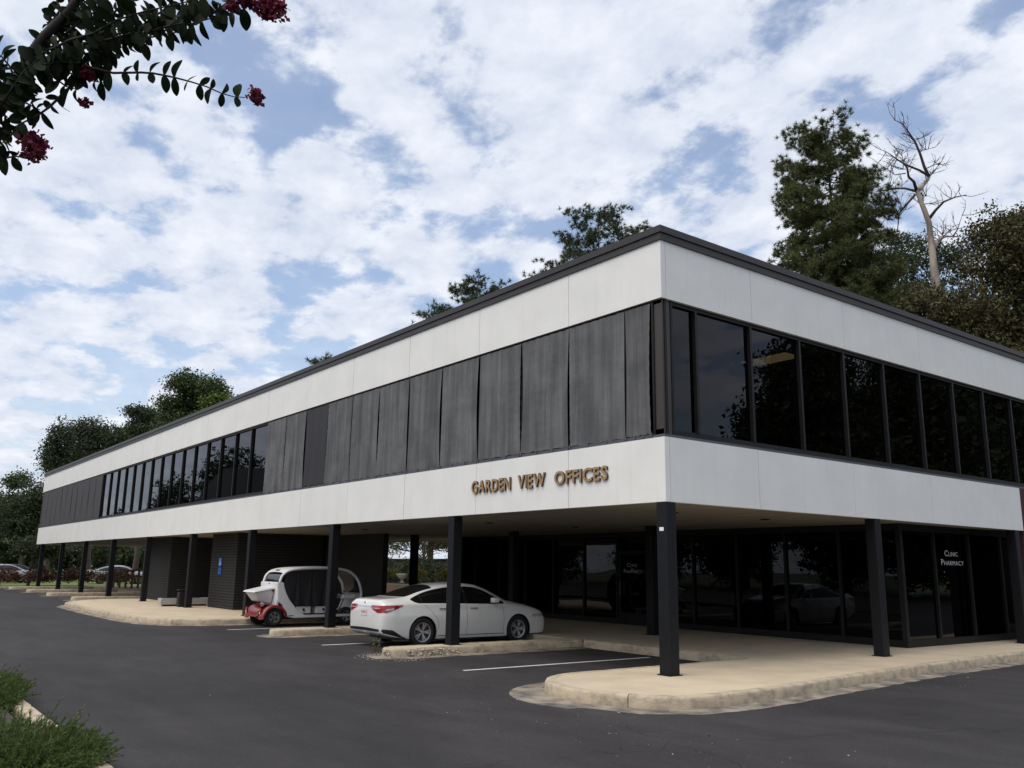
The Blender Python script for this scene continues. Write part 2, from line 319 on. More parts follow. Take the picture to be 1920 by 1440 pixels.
def kerb(parent, path, top, seg=2.4, width=.15, lip=.0, rough=.0035):
    """kerb stones along an open path; outside of the kerb lies to the right of the walking direction"""
    pts = resample(path, .22); L_ = 0; cur = [pts[0]]; groups = []
    for a, b in zip(pts, pts[1:]):
        L_ += (b-a).length; cur.append(b)
        if L_ > seg: groups.append(cur); cur = [b]; L_ = 0
    if len(cur) > 1: groups.append(cur)
    for g in groups:
        g = [p.copy() for p in g]
        t0 = (g[1]-g[0]).normalized()*.008; t1 = (g[-1]-g[-2]).normalized()*.008
        g[0] += t0; g[-1] -= t1
        h = top+lip; prof = [(.004, G-.03), (.012, G+.02), (.004, h-.045), (-.004, h-.02), (-.018, h-.005), (-.04, h), (-width, h), (-width, G-.03)]
        V = []; F = []; k = len(prof)
        for d, z in prof:
            for p in off_open(g, d):
                j = random.uniform(-rough, rough); V.append((p.x+j, p.y+random.uniform(-rough, rough), z+(random.uniform(-rough, rough*.5) if z > G else 0)))
        n = len(g)
        for i in range(k-1):
            for q in range(n-1): F.append((i*n+q, i*n+q+1, (i+1)*n+q+1, (i+1)*n+q))
        F.append(tuple(i*n for i in range(k))); F.append(tuple(i*n+n-1 for i in range(k-1, -1, -1)))
        o = mk('kerb_stone', V, F, m_kerb, parent); shade_auto(o, 40)
def gutter(parent, path, d0, d1, z=G+.004, wob=.03):
    pts = resample(path, .25); a = off_open(pts, d0); b = off_open(pts, d1); V = []; F = []; n = len(pts)
    for p in a: V.append((p.x, p.y, z+.012))
    for p in b: V.append((p.x+random.uniform(-wob, wob), p.y+random.uniform(-wob, wob), z))
    for q in range(n-1): F.append((q, n+q, n+q+1, q+1))
    return mk('gutter_pan', V, F, m_gutter, parent)

BK = 3.65   # back kerb line
# corner pad with the back walk
pad = struct(empty('corner_pavement'))
padL = [(-1.25, BK-.35)] ; 
nose = arc(.25, -.95, 1.5, 180, 296, 12, 1.35)
right_edge = [(1.35, -1.95), (1.68, -1.55), (1.78, -.9), (1.74, .5), (1.55, 2.0), (1.38, 3.6), (1.2, 6), (1.05, 9), (1.0, 13), (1.0, 22)]
inner = [(-6.1, BK), (-1.75, BK)] + arc(-1.75, BK-.45, .5, 90, 8, 5, .45)
kpath = inner + [(-1.25, 1.0)] + nose[:-1] + right_edge
kerb(pad, kpath, PT)
slab_out = off_open([Vector(p) for p in kpath], -.15)
slab_poly = [(p.x, p.y) for p in slab_out] + [(-19, 22), (-19, 7.0), (-18.0, 7.0), (-18.0, BK+.15), (-6.2, BK+.15)]
sl = MB().prism(slab_poly, G-.02, PT-.004).build('slab', m_conc, pad)
gpath = [(-1.25, 1.5)] + nose[:-1] + right_edge
gutter(pad, gpath, .0, .34)
# apron widening of the gutter at the nose
MB().prism([(-1.24,-.5)]+arc(.1,-1.25,1.62,172,292,16,1.62)+[(.9,-2.2),(.3,-2.2),(-.6,-2.0),(-1.1,-1.4)], G-.01, G+.009).build('gutter_apron', m_gutter, pad)
# finger islands at the columns
COLX = [-.115, -6.45, -12.47, -18.6, -24.7, -30.9, -37.1, -43.3, -49.6, -56.2]
isl_lab = {1: 'narrow kerbed concrete island with chipped edge beside the white sedan', 2: 'narrow kerbed concrete island between the sedan and the cart',
           7: 'far kerbed concrete island under the third column from the left end', 8: 'far kerbed concrete island under the second column from the left end', 9: 'farthest kerbed concrete island under the leftmost column', 6: 'narrow kerbed island left of the beige plaza'}
for i, lab in isl_lab.items():
    cx = COLX[i]; hw = .3; rt = struct(empty('parking_island', (0, 0, 0))); rt['label'] = lab
    pth = [(cx-hw, BK+.1)] + [(cx-hw, 1)] + arc(cx, -1.25, hw, 180, 360, 8) + [(cx+hw, 1), (cx+hw, BK+.1)]
    kerb(rt, pth, PT, seg=2.6, width=.12, rough=.009 if i == 1 else .0035)
    sp = off_open([Vector(p) for p in pth], -.12)
    MB().prism([(p.x, p.y) for p in sp], G-.02, PT-.003).build('slab', m_conc, rt)
    gutter(rt, pth, 0, .34, wob=.05)
    if i == 1:   # broken edge: exposed aggregate lumps along the right side
        V = []; F = []
        for k in range(150):
            yy = random.uniform(-1.5, .15); s = random.uniform(.012, .04); xx = cx+hw+random.uniform(-.01, .05); zz_ = random.uniform(G, PT-.03)
            if yy < -1.2: xx = cx+random.uniform(-.1, .3); yy = -1.55+random.uniform(-.05, .05)
            b = len(V)
            for dx, dy, dz in ((1,0,0),(-1,0,0),(0,1,0),(0,-1,0),(0,0,1),(0,0,-1)):
                q = s*random.uniform(.6, 1.3); V.append((xx+dx*q, yy+dy*q, zz_+dz*q))
            F += [(b,b+2,b+4),(b+2,b+1,b+4),(b+1,b+3,b+4),(b+3,b,b+4),(b+2,b,b+5),(b+1,b+2,b+5),(b+3,b+1,b+5),(b,b+3,b+5)]
        o = mk('broken_aggregate', V, F, mat('aggregate', (.42, .37, .30), .95, vary=.4, vscale=15), rt); o['kind'] = 'stuff'
        V = []; F = []
        for k in range(260):
            a = random.uniform(0, 6.28); rr = random.random()**.5; xx = cx+.1+rr*.95*math.cos(a); yy = -1.45+rr*.75*math.sin(a); s = random.uniform(.004, .014); b = len(V)
            for dx, dy, dz in ((1,0,0),(-1,.6,0),(-.3,-1,0),(0,0,1)): V.append((xx+dx*s, yy+dy*s, G+.006+dz*s))
            F += [(b,b+1,b+3),(b+1,b+2,b+3),(b+2,b,b+3)]
        o = tag(mk('loose_gravel', V, F, MATS['aggregate']), 'scattered gravel crumbs around the chipped island nose', 'gravel', kind='stuff')
        wd = empty('weed_plant', (cx-.2, -1.62, G)); tag(wd, 'small weed sprouting at the chipped island nose behind the sedan', 'weed')
        V = []; F = []; st = MB()
        for k in range(5):
            a = random.uniform(0, 6.28); top = Vector((math.cos(a)*.09, math.sin(a)*.09, random.uniform(.22, .38))); st.tube([(0,0,0), top*.5+Vector((0,0,.04)), top], [.004,.003,.001], 5)
            for q in range(16):
                t = random.uniform(.25, 1); p = top*t; d = Vector((random.uniform(-1,1), random.uniform(-1,1), random.uniform(-.2,.8))).normalized()*.045; n_ = d.orthogonal()*.25; b = len(V)
                V += [p, p+d*.5+n_, p+d, p+d*.5-n_]; F.append((b,b+1,b+2,b+3))
        st.build('stem', m_weed, wd); mk('leaves', [tuple(v) for v in V], F, m_weed, wd)
# plaza in the middle of the long front
plz = struct(empty('plaza_pavement'))
pp = [(-17.25, BK+.2), (-17.2, 1.0), (-17.15, -.6), (-17.25, -1.6), (-17.7, -2.5), (-18.6, -3.0), (-20.2, -3.2), (-26, -3.2), (-30.5, -3.05), (-31.9, -2.6), (-33.2, -1.8), (-33.9, -.8), (-34.0, .5), (-34.0, BK+.2)][::-1]
kerb(plz, pp, PT, seg=3.0); so_ = off_open([Vector(p) for p in pp], -.15)
MB().prism([(p.x, p.y) for p in so_], G-.02, PT-.004).build('slab', m_conc, plz); gutter(plz, pp, 0, .3)
bw = struct(empty('back_pavement')); MB().prism([(-58,BK),(-34.0,BK),(-34.0,9),(-58,9)], G-.02, PT-.006).build('slab', m_conc, bw)
kerb(bw, [(-58, BK-.15), (-34.2, BK-.15)], PT, seg=3)
MB().prism([(-17.2,BK),(-6.2,BK),(-6.2,BK+.12),(-17.95,BK+.12),(-17.95,7),(-34,7),(-34,4.0),(-17.2,4.0)][:4], G-.02, PT-.006).build('walk_edge', m_conc, bw)
kerb(bw, [(-17.1, BK), (-12.8, BK)], PT, seg=3); kerb(bw, [(-12.15, BK), (-6.8, BK)], PT, seg=3)
# painted stall lines
for x, y0, y1 in ((-3.62, -1.5, 3.3), (-9.5, -1.5, 3.3), (-15.2, -1.7, 3.3), (-40.2, -1.5, 3.2), (-46.4, -1.5, 3.2), (-52.8, -1.5, 3.2)):
    struct(mk('parking_line', [(x-.05,y0,G+.004),(x+.05,y0,G+.004),(x+.05,y1,G+.004),(x-.05,y1,G+.004)], [(0,1,2,3)], m_paint))
# planting bed on the near side with its kerb
bed = struct(empty('planting_bed'))
bp_ = [(-120, -8.87), (5.5, -8.87)] + arc(5.5, -10.2, 1.33, 90, 0, 6) + [(6.83, -16)]
kerb(bed, bp_[1:] , .10, seg=1.8) ; kerb(bed, [(-14,-8.87),(5.5,-8.87)], .10, seg=1.9)
MB().prism([(-120,-9.0),(5.5,-9.0),(6.7,-10.2),(6.7,-60),(-120,-60)], G-.02, .085).build('soil', m_soil, bed)
# lawn at the far end of the lot
lw = struct(empty('end_lawn')); kerb(lw, [(-58.2, 12), (-58.2, -9)][::-1], .08, seg=4)
MB().prism([(-58.35,-30),(-58.35,40),(-140,40),(-140,-30)], G-.03, .07).build('turf', mat('turf', (.12,.16,.03), .9, vary=.3, vscale=5), lw)
cy_ = struct(empty('courtyard')); MB().prism([(-58,9.1),(-19.1,9.1),(-19.1,60),(-58,60)], G-.02, PT-.01).build('paving', m_conc, cy_)

# ------------------------------------------------------------------ building
H = 2.9; Z1 = 3.99; Z2 = 6.44; Z3 = 7.50; XE = -57.9; YE = 22.0
B = empty('office_building'); tag(B, 'long two-storey white banded office building raised on black columns over parking', 'building')
MOD = 1.523; X0 = -.94; LX = [X0-MOD*k for k in range(38)]           # long-front joints
RM = 1.565; RY = [.95+RM*k for k in range(14)]                      # side-front joints
g_ = .006
def fascia(x_or_y, z0, z1, long_side):
    for a, b in zip(x_or_y, x_or_y[1:]):
        lo, hi = min(a, b)+g_, max(a, b)-g_
        if long_side: bx('fascia_panel', m_white, B, lo, hi, .004+random.uniform(0, .003), .12, z0, z1)
        else: bx('fascia_panel', m_white, B, -.12, -.004-random.uniform(0, .003), lo, hi, z0, z1)
lx = [0.004] + [LX[k] for k in range(1, 38, 2)] + [XE]
for z0, z1 in ((H, Z1), (Z2, Z3)):
    fascia(lx, z0, z1, True)
fascia([.125]+[RY[k] for k in range(1, 14, 2)], Z2, Z3, False)
fascia([.125]+[RY[k] for k in (1, 3, 5, 7)]+[13.32], H, Z1, False)
# coping in two steps
for i, (z0, z1, o_) in enumerate(((Z3, Z3+.125, .03), (Z3+.127, Z3+.25, .06))):
    bx('coping_band', m_bronze, B, XE-o_, -.5, -o_, .3, z0, z1); bx('coping_band', m_bronze, B, -.498, o_, -o_, YE, z0, z1)
bx('roof_deck', m_innerdark, B, XE, -.5, .3, 10.4, Z3-.1, Z3+.05); bx('roof_deck', m_innerdark, B, -19.4, -.5, 10.41, YE, Z3-.1, Z3+.05)
# upper storey: floor, ceiling, rear walls
bx('upper_floor', m_innerdark, B, XE+.1, -.13, .13, 10.3, H+.1, Z1-.05); bx('upper_floor', m_innerdark, B, -19.3, -.13, 10.31, YE, H+.1, Z1-.05)
bx('upper_ceiling', m_inner, B, XE+.1, -.13, .13, 10.3, Z2+.05, Z2+.15); bx('upper_ceiling', m_inner, B, -19.3, -.13, 10.31, YE, Z2+.05, Z2+.15)
bx('rear_wall', m_white, B, XE, -19.4, 10.3, 10.42, H, Z3); bx('rear_wall', m_white, B, -19.42, -19.3, 10.43, YE, H, Z3); bx('end_wall', m_white, B, XE, XE+.1, .13, 10.28, H, Z3-.12)
bx('inner_wall', m_inner, B, -58, -5.1, 5.5, 5.6, Z1-.04, Z2+.04); bx('inner_wall', m_inner, B, -5.1, -5.0, 5.6, YE-.1, Z1-.04, Z2+.04)
bx('end_wall', m_white, B, -19.29, -.13, YE-.1, YE, H, Z3-.12)
bx('ceiling_light', m_lamp, B, -2.3, -1.1, 5.1, 5.7, Z2+.035, Z2+.045)
# sill and head rails
def rail(z0, z1, d0, d1, nm, mt, x1=-.0, y1=YE):
    bx(nm, mt, B, XE+.05, -d0, d0, d1, z0, z1); bx(nm, mt, B, -d1, -d0, d0+.0, y1, z0, z1)
bx('window_sill', m_sill, B, XE+.03, -.02, .02, .16, Z1+.002, Z1+.05); bx('window_sill', m_sill, B, -.16, -.022, .162, YE, Z1+.002, Z1+.05)
bx('sill_rail', m_frame, B, XE+.03, -.07, .07, .15, Z1+.052, Z1+.15); bx('sill_rail', m_frame, B, -.15, -.07, .152, YE, Z1+.052, Z1+.15)
bx('head_rail', m_frame, B, XE+.03, -.07, .07, .15, Z2-.07, Z2+.04); bx('head_rail', m_frame, B, -.15, -.07, .152, YE, Z2-.07, Z2+.04)
# corner post with ribs
for a in (-.30,):
    bx('corner_post_rib', m_frame, B, a, a+.05, .05, .18, Z1+.052, Z2-.002)
mpost = mat('bronze_post', (.040, .031, .023), .4)
bx('corner_post', mpost, B, -.30, -.065, .07, .30, Z1+.051, Z2-.001)
for a in (.12, .28): bx('corner_post_rib', m_frame, B, -.18, -.05, a, a+.05, Z1+.052, Z2-.002)
# mullions + panes, long front
jl = [-.30] + LX + [XE+.05]
for k, (a, b) in enumerate(zip(jl, jl[1:])):
    if k: bx('mullion', m_frame, B, a-.03, a+.03, .055, .17, Z1+.15, Z2-.07)
    mk('window_pane', [(b+.02,.125,Z1+.14),(a-.02,.125,Z1+.14),(a-.02,.125,Z2-.06),(b+.02,.125,Z2-.06)], [(0,1,2,3)], m_glass, B)
jr = [.30] + RY
for k, (a, b) in enumerate(zip(jr, jr[1:])):
    bx('mullion', m_frame, B, -.17, -.05, (b-.03), (b+.03), Z1+.15, Z2-.07)
    mk('window_pane', [(-.125,a+.02,Z1+.14),(-.125,b-.02,Z1+.14),(-.125,b-.02,Z2-.06),(-.125,a+.02,Z2-.06)], [(0,1,2,3)], m_glass, B)
# sun screens hung outside the glass
def screen(a, b, mt, wrinkle):
    nx, nz = 22, 26; V = []; F = []; z0, z1 = Z1+.075, Z2-.045; ph = [random.uniform(0, 6.28) for _ in range(6)]
    e0, e1 = random.uniform(0, .055), random.uniform(0, .055); zb = random.uniform(-.012, .012); lean = random.uniform(-.02, .02)
    for i in range(nx+1):
        for j in range(nz+1):
            u, v = i/nx, j/nz
            x = a+.012+(b-a-.024)*u; pull = math.sin(math.pi*v)
            x += (e0*(1-u)-e1*u)*pull + lean*(1-v)*(.5-abs(u-.5))
            y = .034 - wrinkle*(.5+.5*math.sin(u*19+ph[0]+1.5*math.sin(v*2+ph[1])))*(.35+.65*(1-v)) - wrinkle*.5*math.sin(u*41+ph[2]+v*2)
            y -= wrinkle*.6*math.sin(v*70+ph[3])*max(0, math.sin(u*3+ph[4]))*.5
            V.append((x, y, z0+zb*(1-v)+(z1-z0)*v+ (.008*math.sin(u*25+ph[5]) if j == 0 else 0)))
    for i in range(nx):
        for j in range(nz): q = i*(nz+1)+j; F.append((q, q+nz+1, q+nz+2, q+1))
    o = mk('sun_screen', V, F, mt, B, True)
    hem = MB().box(a+.01, b-.01, .018, .03, z0-.03, z0-.012)
    for t in (.02, .35, .68, .98): hem.box(a+(b-a)*t-.02, a+(b-a)*t+.02, .005, .032, z0-.05, z0+.01)
    hem.build('screen_hem', m_sill, o)
    return o
js = [-.30] + LX
for k in range(0, 12):
    dark = (k == 9)
    s_ = screen(js[k+1], js[k], m_screen2 if dark else m_screen, .004 if dark else .019)
    if dark: s_['label'] = 'darker flat newer sun screen panel'
for k in range(26, 37): screen(LX[k+1] if k+1 < 38 else XE, LX[k], m_screen3, .010)
screen(XE+.05, LX[37], m_screen3, .01)
# soffit boards and fascia backing
zs = H+.035; y = .125
while y < 10.2:
    x1 = -.125; bx('soffit_board', m_soffit, B, XE+.05, x1, y+.004, y+.396, zs-random.uniform(0, .004), zs+.02); y += .4
bx('soffit_back', m_innerdark, B, XE+.05, -.125, .125, 10.28, zs+.021, H+.098)
y = 10.35
bx('soffit_board', m_soffit, B, -19.2, -.125, 10.3, 13.3, zs, zs+.02)
for x, y in ((-2.2, 2.6), (-2.2, 5.6), (-8.6, 2.6), (-8.6, 5.6), (-15.4, 2.6)):
    MB().lathe([(-.02, .001), (-.02, .085), (-.006, .11), (.0, .11)], 20, (x, y, zs-.004), 'z').build('soffit_light', m_frame, B)
# columns
def column(x, y, lab=None, s=.115):
    m_ = MB().box(x-s, x+s, y-s, y+s, PT-.01, H+.03 if y > .2 and x < -.3 else H-.001); o = m_.build('column', m_column, B, bevel=.012)
    bx('base_plate', m_column, o, x-s-.03, x+s+.03, y-s-.03, y+s+.03, PT-.008, PT+.012); return o
for x in COLX: c_ = column(x, .125)
for y in (6.45, 12.95): column(-.125, y)
for x in COLX[1:4]: column(x, 6.4, s=.12)
# ground floor: glazed pharmacy block
GY = 8.85; GX = -.9; gxs = [GX-1.56*k for k in range(12)]+[-19.4]
def pane_x(a, b, y, z0, z1, par=B, nm='glass_pane'): return mk(nm, [(a,y,z0),(b,y,z0),(b,y,z1),(a,y,z1)], [(0,1,2,3)], m_glassg, par)
bx('base_rail', m_frame, B, -19.4, GX, GY-.05, GY+.05, PT-.002, PT+.16); bx('top_rail', m_frame, B, -19.4, GX, GY-.05, GY+.05, H-.12, H+.034)
for k, (a, b) in enumerate(zip(gxs, gxs[1:])):
    bx('ground_mullion', m_frame, B, b-.035, b+.035, GY-.06, GY+.06, PT+.162, H-.122)
    if k == 5:
        d = bx('door', m_frame, B, b+.05, b+.14, GY-.03, GY+.03, PT+.165, 2.35)
        bx('door_rail', m_frame, d, b+.142, a-.142, GY-.03, GY+.03, PT+.165, PT+.35); bx('door_rail', m_frame, d, b+.142, a-.142, GY-.03, GY+.03, 2.25, 2.35); bx('door_stile', m_frame, d, a-.14, a-.05, GY-.03, GY+.03, PT+.165, 2.35)
        bx('handle', m_chrome, d, b+.16, b+.19, GY-.09, GY-.06, 1.0, 1.4); pane_x(b+.14, a-.14, GY, PT+.35, 2.25, d); pane_x(b+.04, a-.04, GY, 2.36, H-.12)
    else: pane_x(b+.035, a-.035, GY, PT+.16, H-.12)
rys = [GY+.06, 10.35, 12.1, 13.85, 15.6]
bx('base_rail', m_frame, B, GX-.05, GX+.05, GY+.052, 15.6, PT-.002, PT+.16); bx('top_rail', m_frame, B, GX-.05, GX+.05, GY+.052, 15.6, H-.12, H+.034)
bx('ground_mullion', m_frame, B, GX-.06, GX+.06, GY-.061, GY+.051, PT-.002, H+.034)
for a, b in zip(rys, rys[1:]):
    bx('ground_mullion', m_frame, B, GX-.06, GX+.06, b-.04, b+.04, PT+.162, H-.122)
    mk('glass_pane', [(GX,a,PT+.16),(GX,b-.04,PT+.16),(GX,b-.04,H-.12),(GX,a,H-.12)], [(0,1,2,3)], m_glassg, B)
bx('inner_wall', m_inner, B, -19.4, GX-.1, 14.0, 14.1, PT, H+.03); bx('side_wall', m_brick, B, -19.5, -19.4, GY-.05, 14.1, PT-.003, H+.034)
bx('inner_wall', m_innerdark, B, -6.0, -5.9, 9.6, 13.9, PT, H+.02)
# maroon brick pier where the low band ends
bx('brick_pier', m_maroon, B, -.16, -.01, 13.325, 16.5, G, Z1+.0)
# left ground-floor wall and brick blocks (each course a raised strip)
bx('recessed_wall', m_brick, B, -22.3, -18.0, 4.75, 4.95, PT-.003, H+.034)
def brick_block(x0, x1, y0, y1, lab):
    p = bx('brick_wall', m_mortar, B, x0+.012, x1-.012, y0+.012, y1, PT-.003, H+.034); p['label'] = lab
    n = 27; hh = (H+.03-PT)/n
    V0 = None
    for k in range(n):
        z0 = PT+k*hh; mb = MB(); mb.box(x0, x1, y0+random.uniform(-.002, .003), y0+.04, z0+.034, z0+hh); mb.box(x1-.04, x1+random.uniform(-.002, .003), y0+.041, y1-.05, z0+.034, z0+hh)
        mb.build('brick_course', m_brick, p)
brick_block(-33.7, -30.45, 1.0, 4.5, 'dark brick block left of the entrance'); brick_block(-25.1, -22.3, 1.0, 4.5, 'dark brick block carrying the blue sign')
bx('recessed_wall', m_brick, B, -35.5, -33.71, 1.9, 4.6, PT-.003, H+.034)
bx('recessed_wall', m_brick, B, -36, -22.31, 4.6, 4.9, PT-.003, H+.033)
dd = bx('entrance_door', m_frame, B, -26.9, -25.7, 4.2, 4.28, PT, 2.3); pane_x(-26.8, -25.8, 4.195, .4, 2.2, dd)

# ------------------------------------------------------------------ writing
def glyph(ch, size, ext, off, mt, parent, nm='letter', bevel=0):
    cu = bpy.data.curves.new('g', 'FONT'); cu.body = ch; cu.size = size; cu.extrude = ext; cu.offset = off; cu.bevel_depth = bevel; cu.resolution_u = 4
    ob = bpy.data.objects.new('g', cu); col.objects.link(ob); dg = bpy.context.evaluated_depsgraph_get(); dg.update()
    me = bpy.data.meshes.new_from_object(ob.evaluated_get(dg)); col.objects.unlink(ob); bpy.data.objects.remove(ob); me.materials.clear()
    o = link(nm, me, mt, parent); xs = [v.co.x for v in me.vertices]; ys = [v.co.y for v in me.vertices]
    return o, min(xs), max(xs), min(ys), max(ys)
def word(txt, x0, x1, z0, z1, yy, mt, parent, ext=.018, off=.012, gap=.10, side=None, axis='x', caps=None):
    gs = [];tot = 0
    for i, ch in enumerate(txt):
        s = 1.0 if (caps is None or i in caps) else .74
        o, a, b, c, d = glyph(ch, s, ext/ (z1-z0)*.72 if ext else 0, off, mt, parent); gs.append((o, a, b, c, d)); tot += (b-a)
    tot += gap*(len(txt)-1); hgt = max(g[4]-g[3] for g in gs)
    sx_ = (x1-x0)/tot; sz_ = (z1-z0)/hgt; x = x0
    for o, a, b, c, d in gs:
        me = o.data
        for v in me.vertices:
            px = (v.co.x-a)*sx_; pz = (v.co.y-(c if c > -.03 else c))*sz_; pd = v.co.z*sz_
            v.co = (px, -pd, pz) if axis == 'x' else (pd, px, pz)
        o.location = (x, yy, z0) if axis == 'x' else (yy, x, z0); x += (b-a+gap)*sx_
        if side:
            me.materials.append(side)
            for p in me.polygons:
                if abs(p.normal.y) < .8: p.material_index = 1
        me.update()
sign = empty('wall_sign'); tag(sign, 'raised bronze letters reading GARDEN VIEW OFFICES on the white lower band', 'sign')
word('GARDEN', -5.62, -4.23, 3.345, 3.615, -.022, m_gold, sign, side=m_goldside, ext=.020, off=.022)
word('VIEW', -3.98, -3.12, 3.345, 3.62, -.022, m_gold, sign, side=m_goldside, ext=.020, off=.022)
word('OFFICES', -2.83, -1.36, 3.35, 3.61, -.022, m_gold, sign, side=m_goldside, ext=.020, off=.022)
ps = empty('window_lettering'); tag(ps, 'pale lettering reading CLINIC PHARMACY on the dark glass at the right end', 'lettering')
word('CLINIC', 10.92, 11.58, 2.22, 2.36, GX+.006, m_letter, ps, ext=0, off=.0, axis='y', caps=(0,)); word('PHARMACY', 10.72, 11.84, 2.0, 2.14, GX+.006, m_letter, ps, ext=0, off=.0, axis='y', caps=(0,))
ps2 = empty('window_lettering'); tag(ps2, 'dim lettering reading CLINIC PHARMACY on the shaded glass entrance door', 'lettering')
m_dim = mat('dim_vinyl', (.5, .5, .5), .6)
word('CLINIC', -9.83, -9.38, 1.86, 1.98, GY-.012, m_dim, ps2, ext=0, off=0, caps=(0,)); word('PHARMACY', -9.98, -9.2, 1.68, 1.80, GY-.012, m_dim, ps2, ext=0, off=0, caps=(0,))
nb = empty('window_notice'); tag(nb, 'pale paper notice inside the dark glass left of the pharmacy lettering', 'notice')
mk('sheet', [(GX-.02,9.85,1.95),(GX-.02,10.2,1.95),(GX-.02,10.2,2.28),(GX-.02,9.85,2.28)], [(0,1,2,3)], m_plate, nb)
stk = tag(bx('column_sticker', m_signw, None, -.165, -.07, .0065, .0085, 2.42, 2.48), 'tiny white sticker near the top of the corner column', 'sticker')
# blue accessible-parking sign
bs = empty('blue_wall_sign', (-23.95, .985, 0)); tag(bs, 'small blue accessible sign with white symbol and arrow on dark brick', 'sign')
bx('plate', m_blue, bs, -.17, .17, -.012, 0, 1.68, 2.0); bx('plate', m_blue, bs, -.17, .17, -.012, 0, 1.38, 1.64)
ic = MB(); ic.tube([(-.02,-.016,1.93),(-.02,-.016,1.83),(.06,-.016,1.83),(.09,-.016,1.75)], .012, 6); ic.lathe([(-.02,.001),(-.016,.022)], 10, (-.02, 0, 1.96)); ic.tube([(-.02+.07*math.cos(a),-.016,1.79+.07*math.sin(a)) for a in [R(150+i*24) for i in range(9)]], .009, 6); ic.build('symbol', m_signw, bs)
MB().prism([(-.1,0),(0,.07),(0,.03),(.1,.03),(.1,-.03),(0,-.03),(0,-.07)], -.018, -.013).build('arrow', m_signw, bs).matrix_local = Matrix.Translation((0,0,1.51)) @ Matrix.Rotation(R(90), 4, 'X')
# low grey bench and slim bin on the plaza
bn = empty('low_bench', (-26.1, .45, PT), R(90)); tag(bn, 'long low grey concrete bench on the beige plaza', 'bench')
bx('seat', mat('grey_concrete', (.36,.36,.36), .8, vary=.1), bn, -1.0, 1.0, -.22, .22, .06, .30, bevel=.02); bx('foot', m_black, bn, -.85, .8, -.16, .16, 0, .06); bx('top_strip', m_maroon, bn, -.9, .5, -.20, .1, .301, .312)
bi = empty('litter_bin', (-25.3, .05, PT)); tag(bi, 'slim black litter bin in front of the grey bench', 'bin')
bx('body', m_black, bi, -.14, .14, -.14, .14, 0, .55, bevel=.02); bx('lid', m_black, bi, -.16, .16, -.16, .16, .62, .66, bevel=.01); bx('post', m_black, bi, -.02, .02, -.02, .02, .55, .62)

# ------------------------------------------------------------------ vehicles
def catmull(xs, ys, x):
    n = len(xs)
    for i in range(n-1):
        if x <= xs[i+1] or i == n-2: break
    h = xs[i+1]-xs[i]; t = (x-xs[i])/h
    def sl(k):
        if k <= 0: return (ys[1]-ys[0])/(xs[1]-xs[0])
        if k >= n-1: return (ys[-1]-ys[-2])/(xs[-1]-xs[-2])
        d0 = (ys[k]-ys[k-1])/(xs[k]-xs[k-1]); d1 = (ys[k+1]-ys[k])/(xs[k+1]-xs[k])
        return 0 if d0*d1 < 0 else 2*d0*d1/(d0+d1+1e-12) if d0*d1 > 0 else 0
    m0, m1 = sl(i)*h, sl(i+1)*h
    return (2*t**3-3*t*t+1)*ys[i]+(t**3-2*t*t+t)*m0+(-2*t**3+3*t*t)*ys[i+1]+(t**3-t*t)*m1
def lin(pts, x):
    if x <= pts[0][0]: return pts[0][1]
    for a, b in zip(pts, pts[1:]):
        if x <= b[0]: return a[1]+(b[1]-a[1])*(x-a[0])/(b[0]-a[0])
    return pts[-1][1]
def cur(pts, x): return catmull([p[0] for p in pts], [p[1] for p in pts], min(max(x, pts[0][0]), pts[-1][0]))
SED = [  # x, bottom, half width, belt z, belt half width, top z, rail z, rail half width
 (0.00,.44,.60,.80,.58,.86,.84,.40),(0.025,.36,.72,.90,.69,.97,.955,.50),(0.07,.31,.80,.96,.765,1.055,1.04,.58),(0.16,.27,.85,.975,.81,1.085,1.07,.61),
 (.32,.23,.885,.985,.845,1.098,1.085,.62),(.55,.20,.905,.99,.86,1.112,1.10,.625),(.75,.17,.914,.99,.866,1.15,1.13,.62),(1.10,.16,.917,.985,.868,1.275,1.235,.60),
 (1.50,.15,.917,.98,.866,1.385,1.335,.585),(1.90,.15,.917,.97,.864,1.445,1.395,.58),(2.30,.15,.916,.96,.862,1.462,1.41,.58),(2.70,.15,.915,.95,.862,1.44,1.39,.58),
 (3.00,.15,.914,.945,.862,1.375,1.32,.585),(3.35,.15,.914,.935,.86,1.225,1.17,.61),(3.68,.16,.914,.925,.855,1.055,1.02,.66),(3.95,.17,.912,.90,.85,.985,.97,.67),
 (4.30,.18,.90,.85,.83,.925,.91,.65),(4.60,.19,.868,.78,.79,.845,.83,.60),(4.80,.20,.80,.70,.73,.765,.75,.54),(4.90,.23,.71,.62,.63,.68,.67,.45),(4.955,.30,.56,.52,.49,.56,.55,.35)]
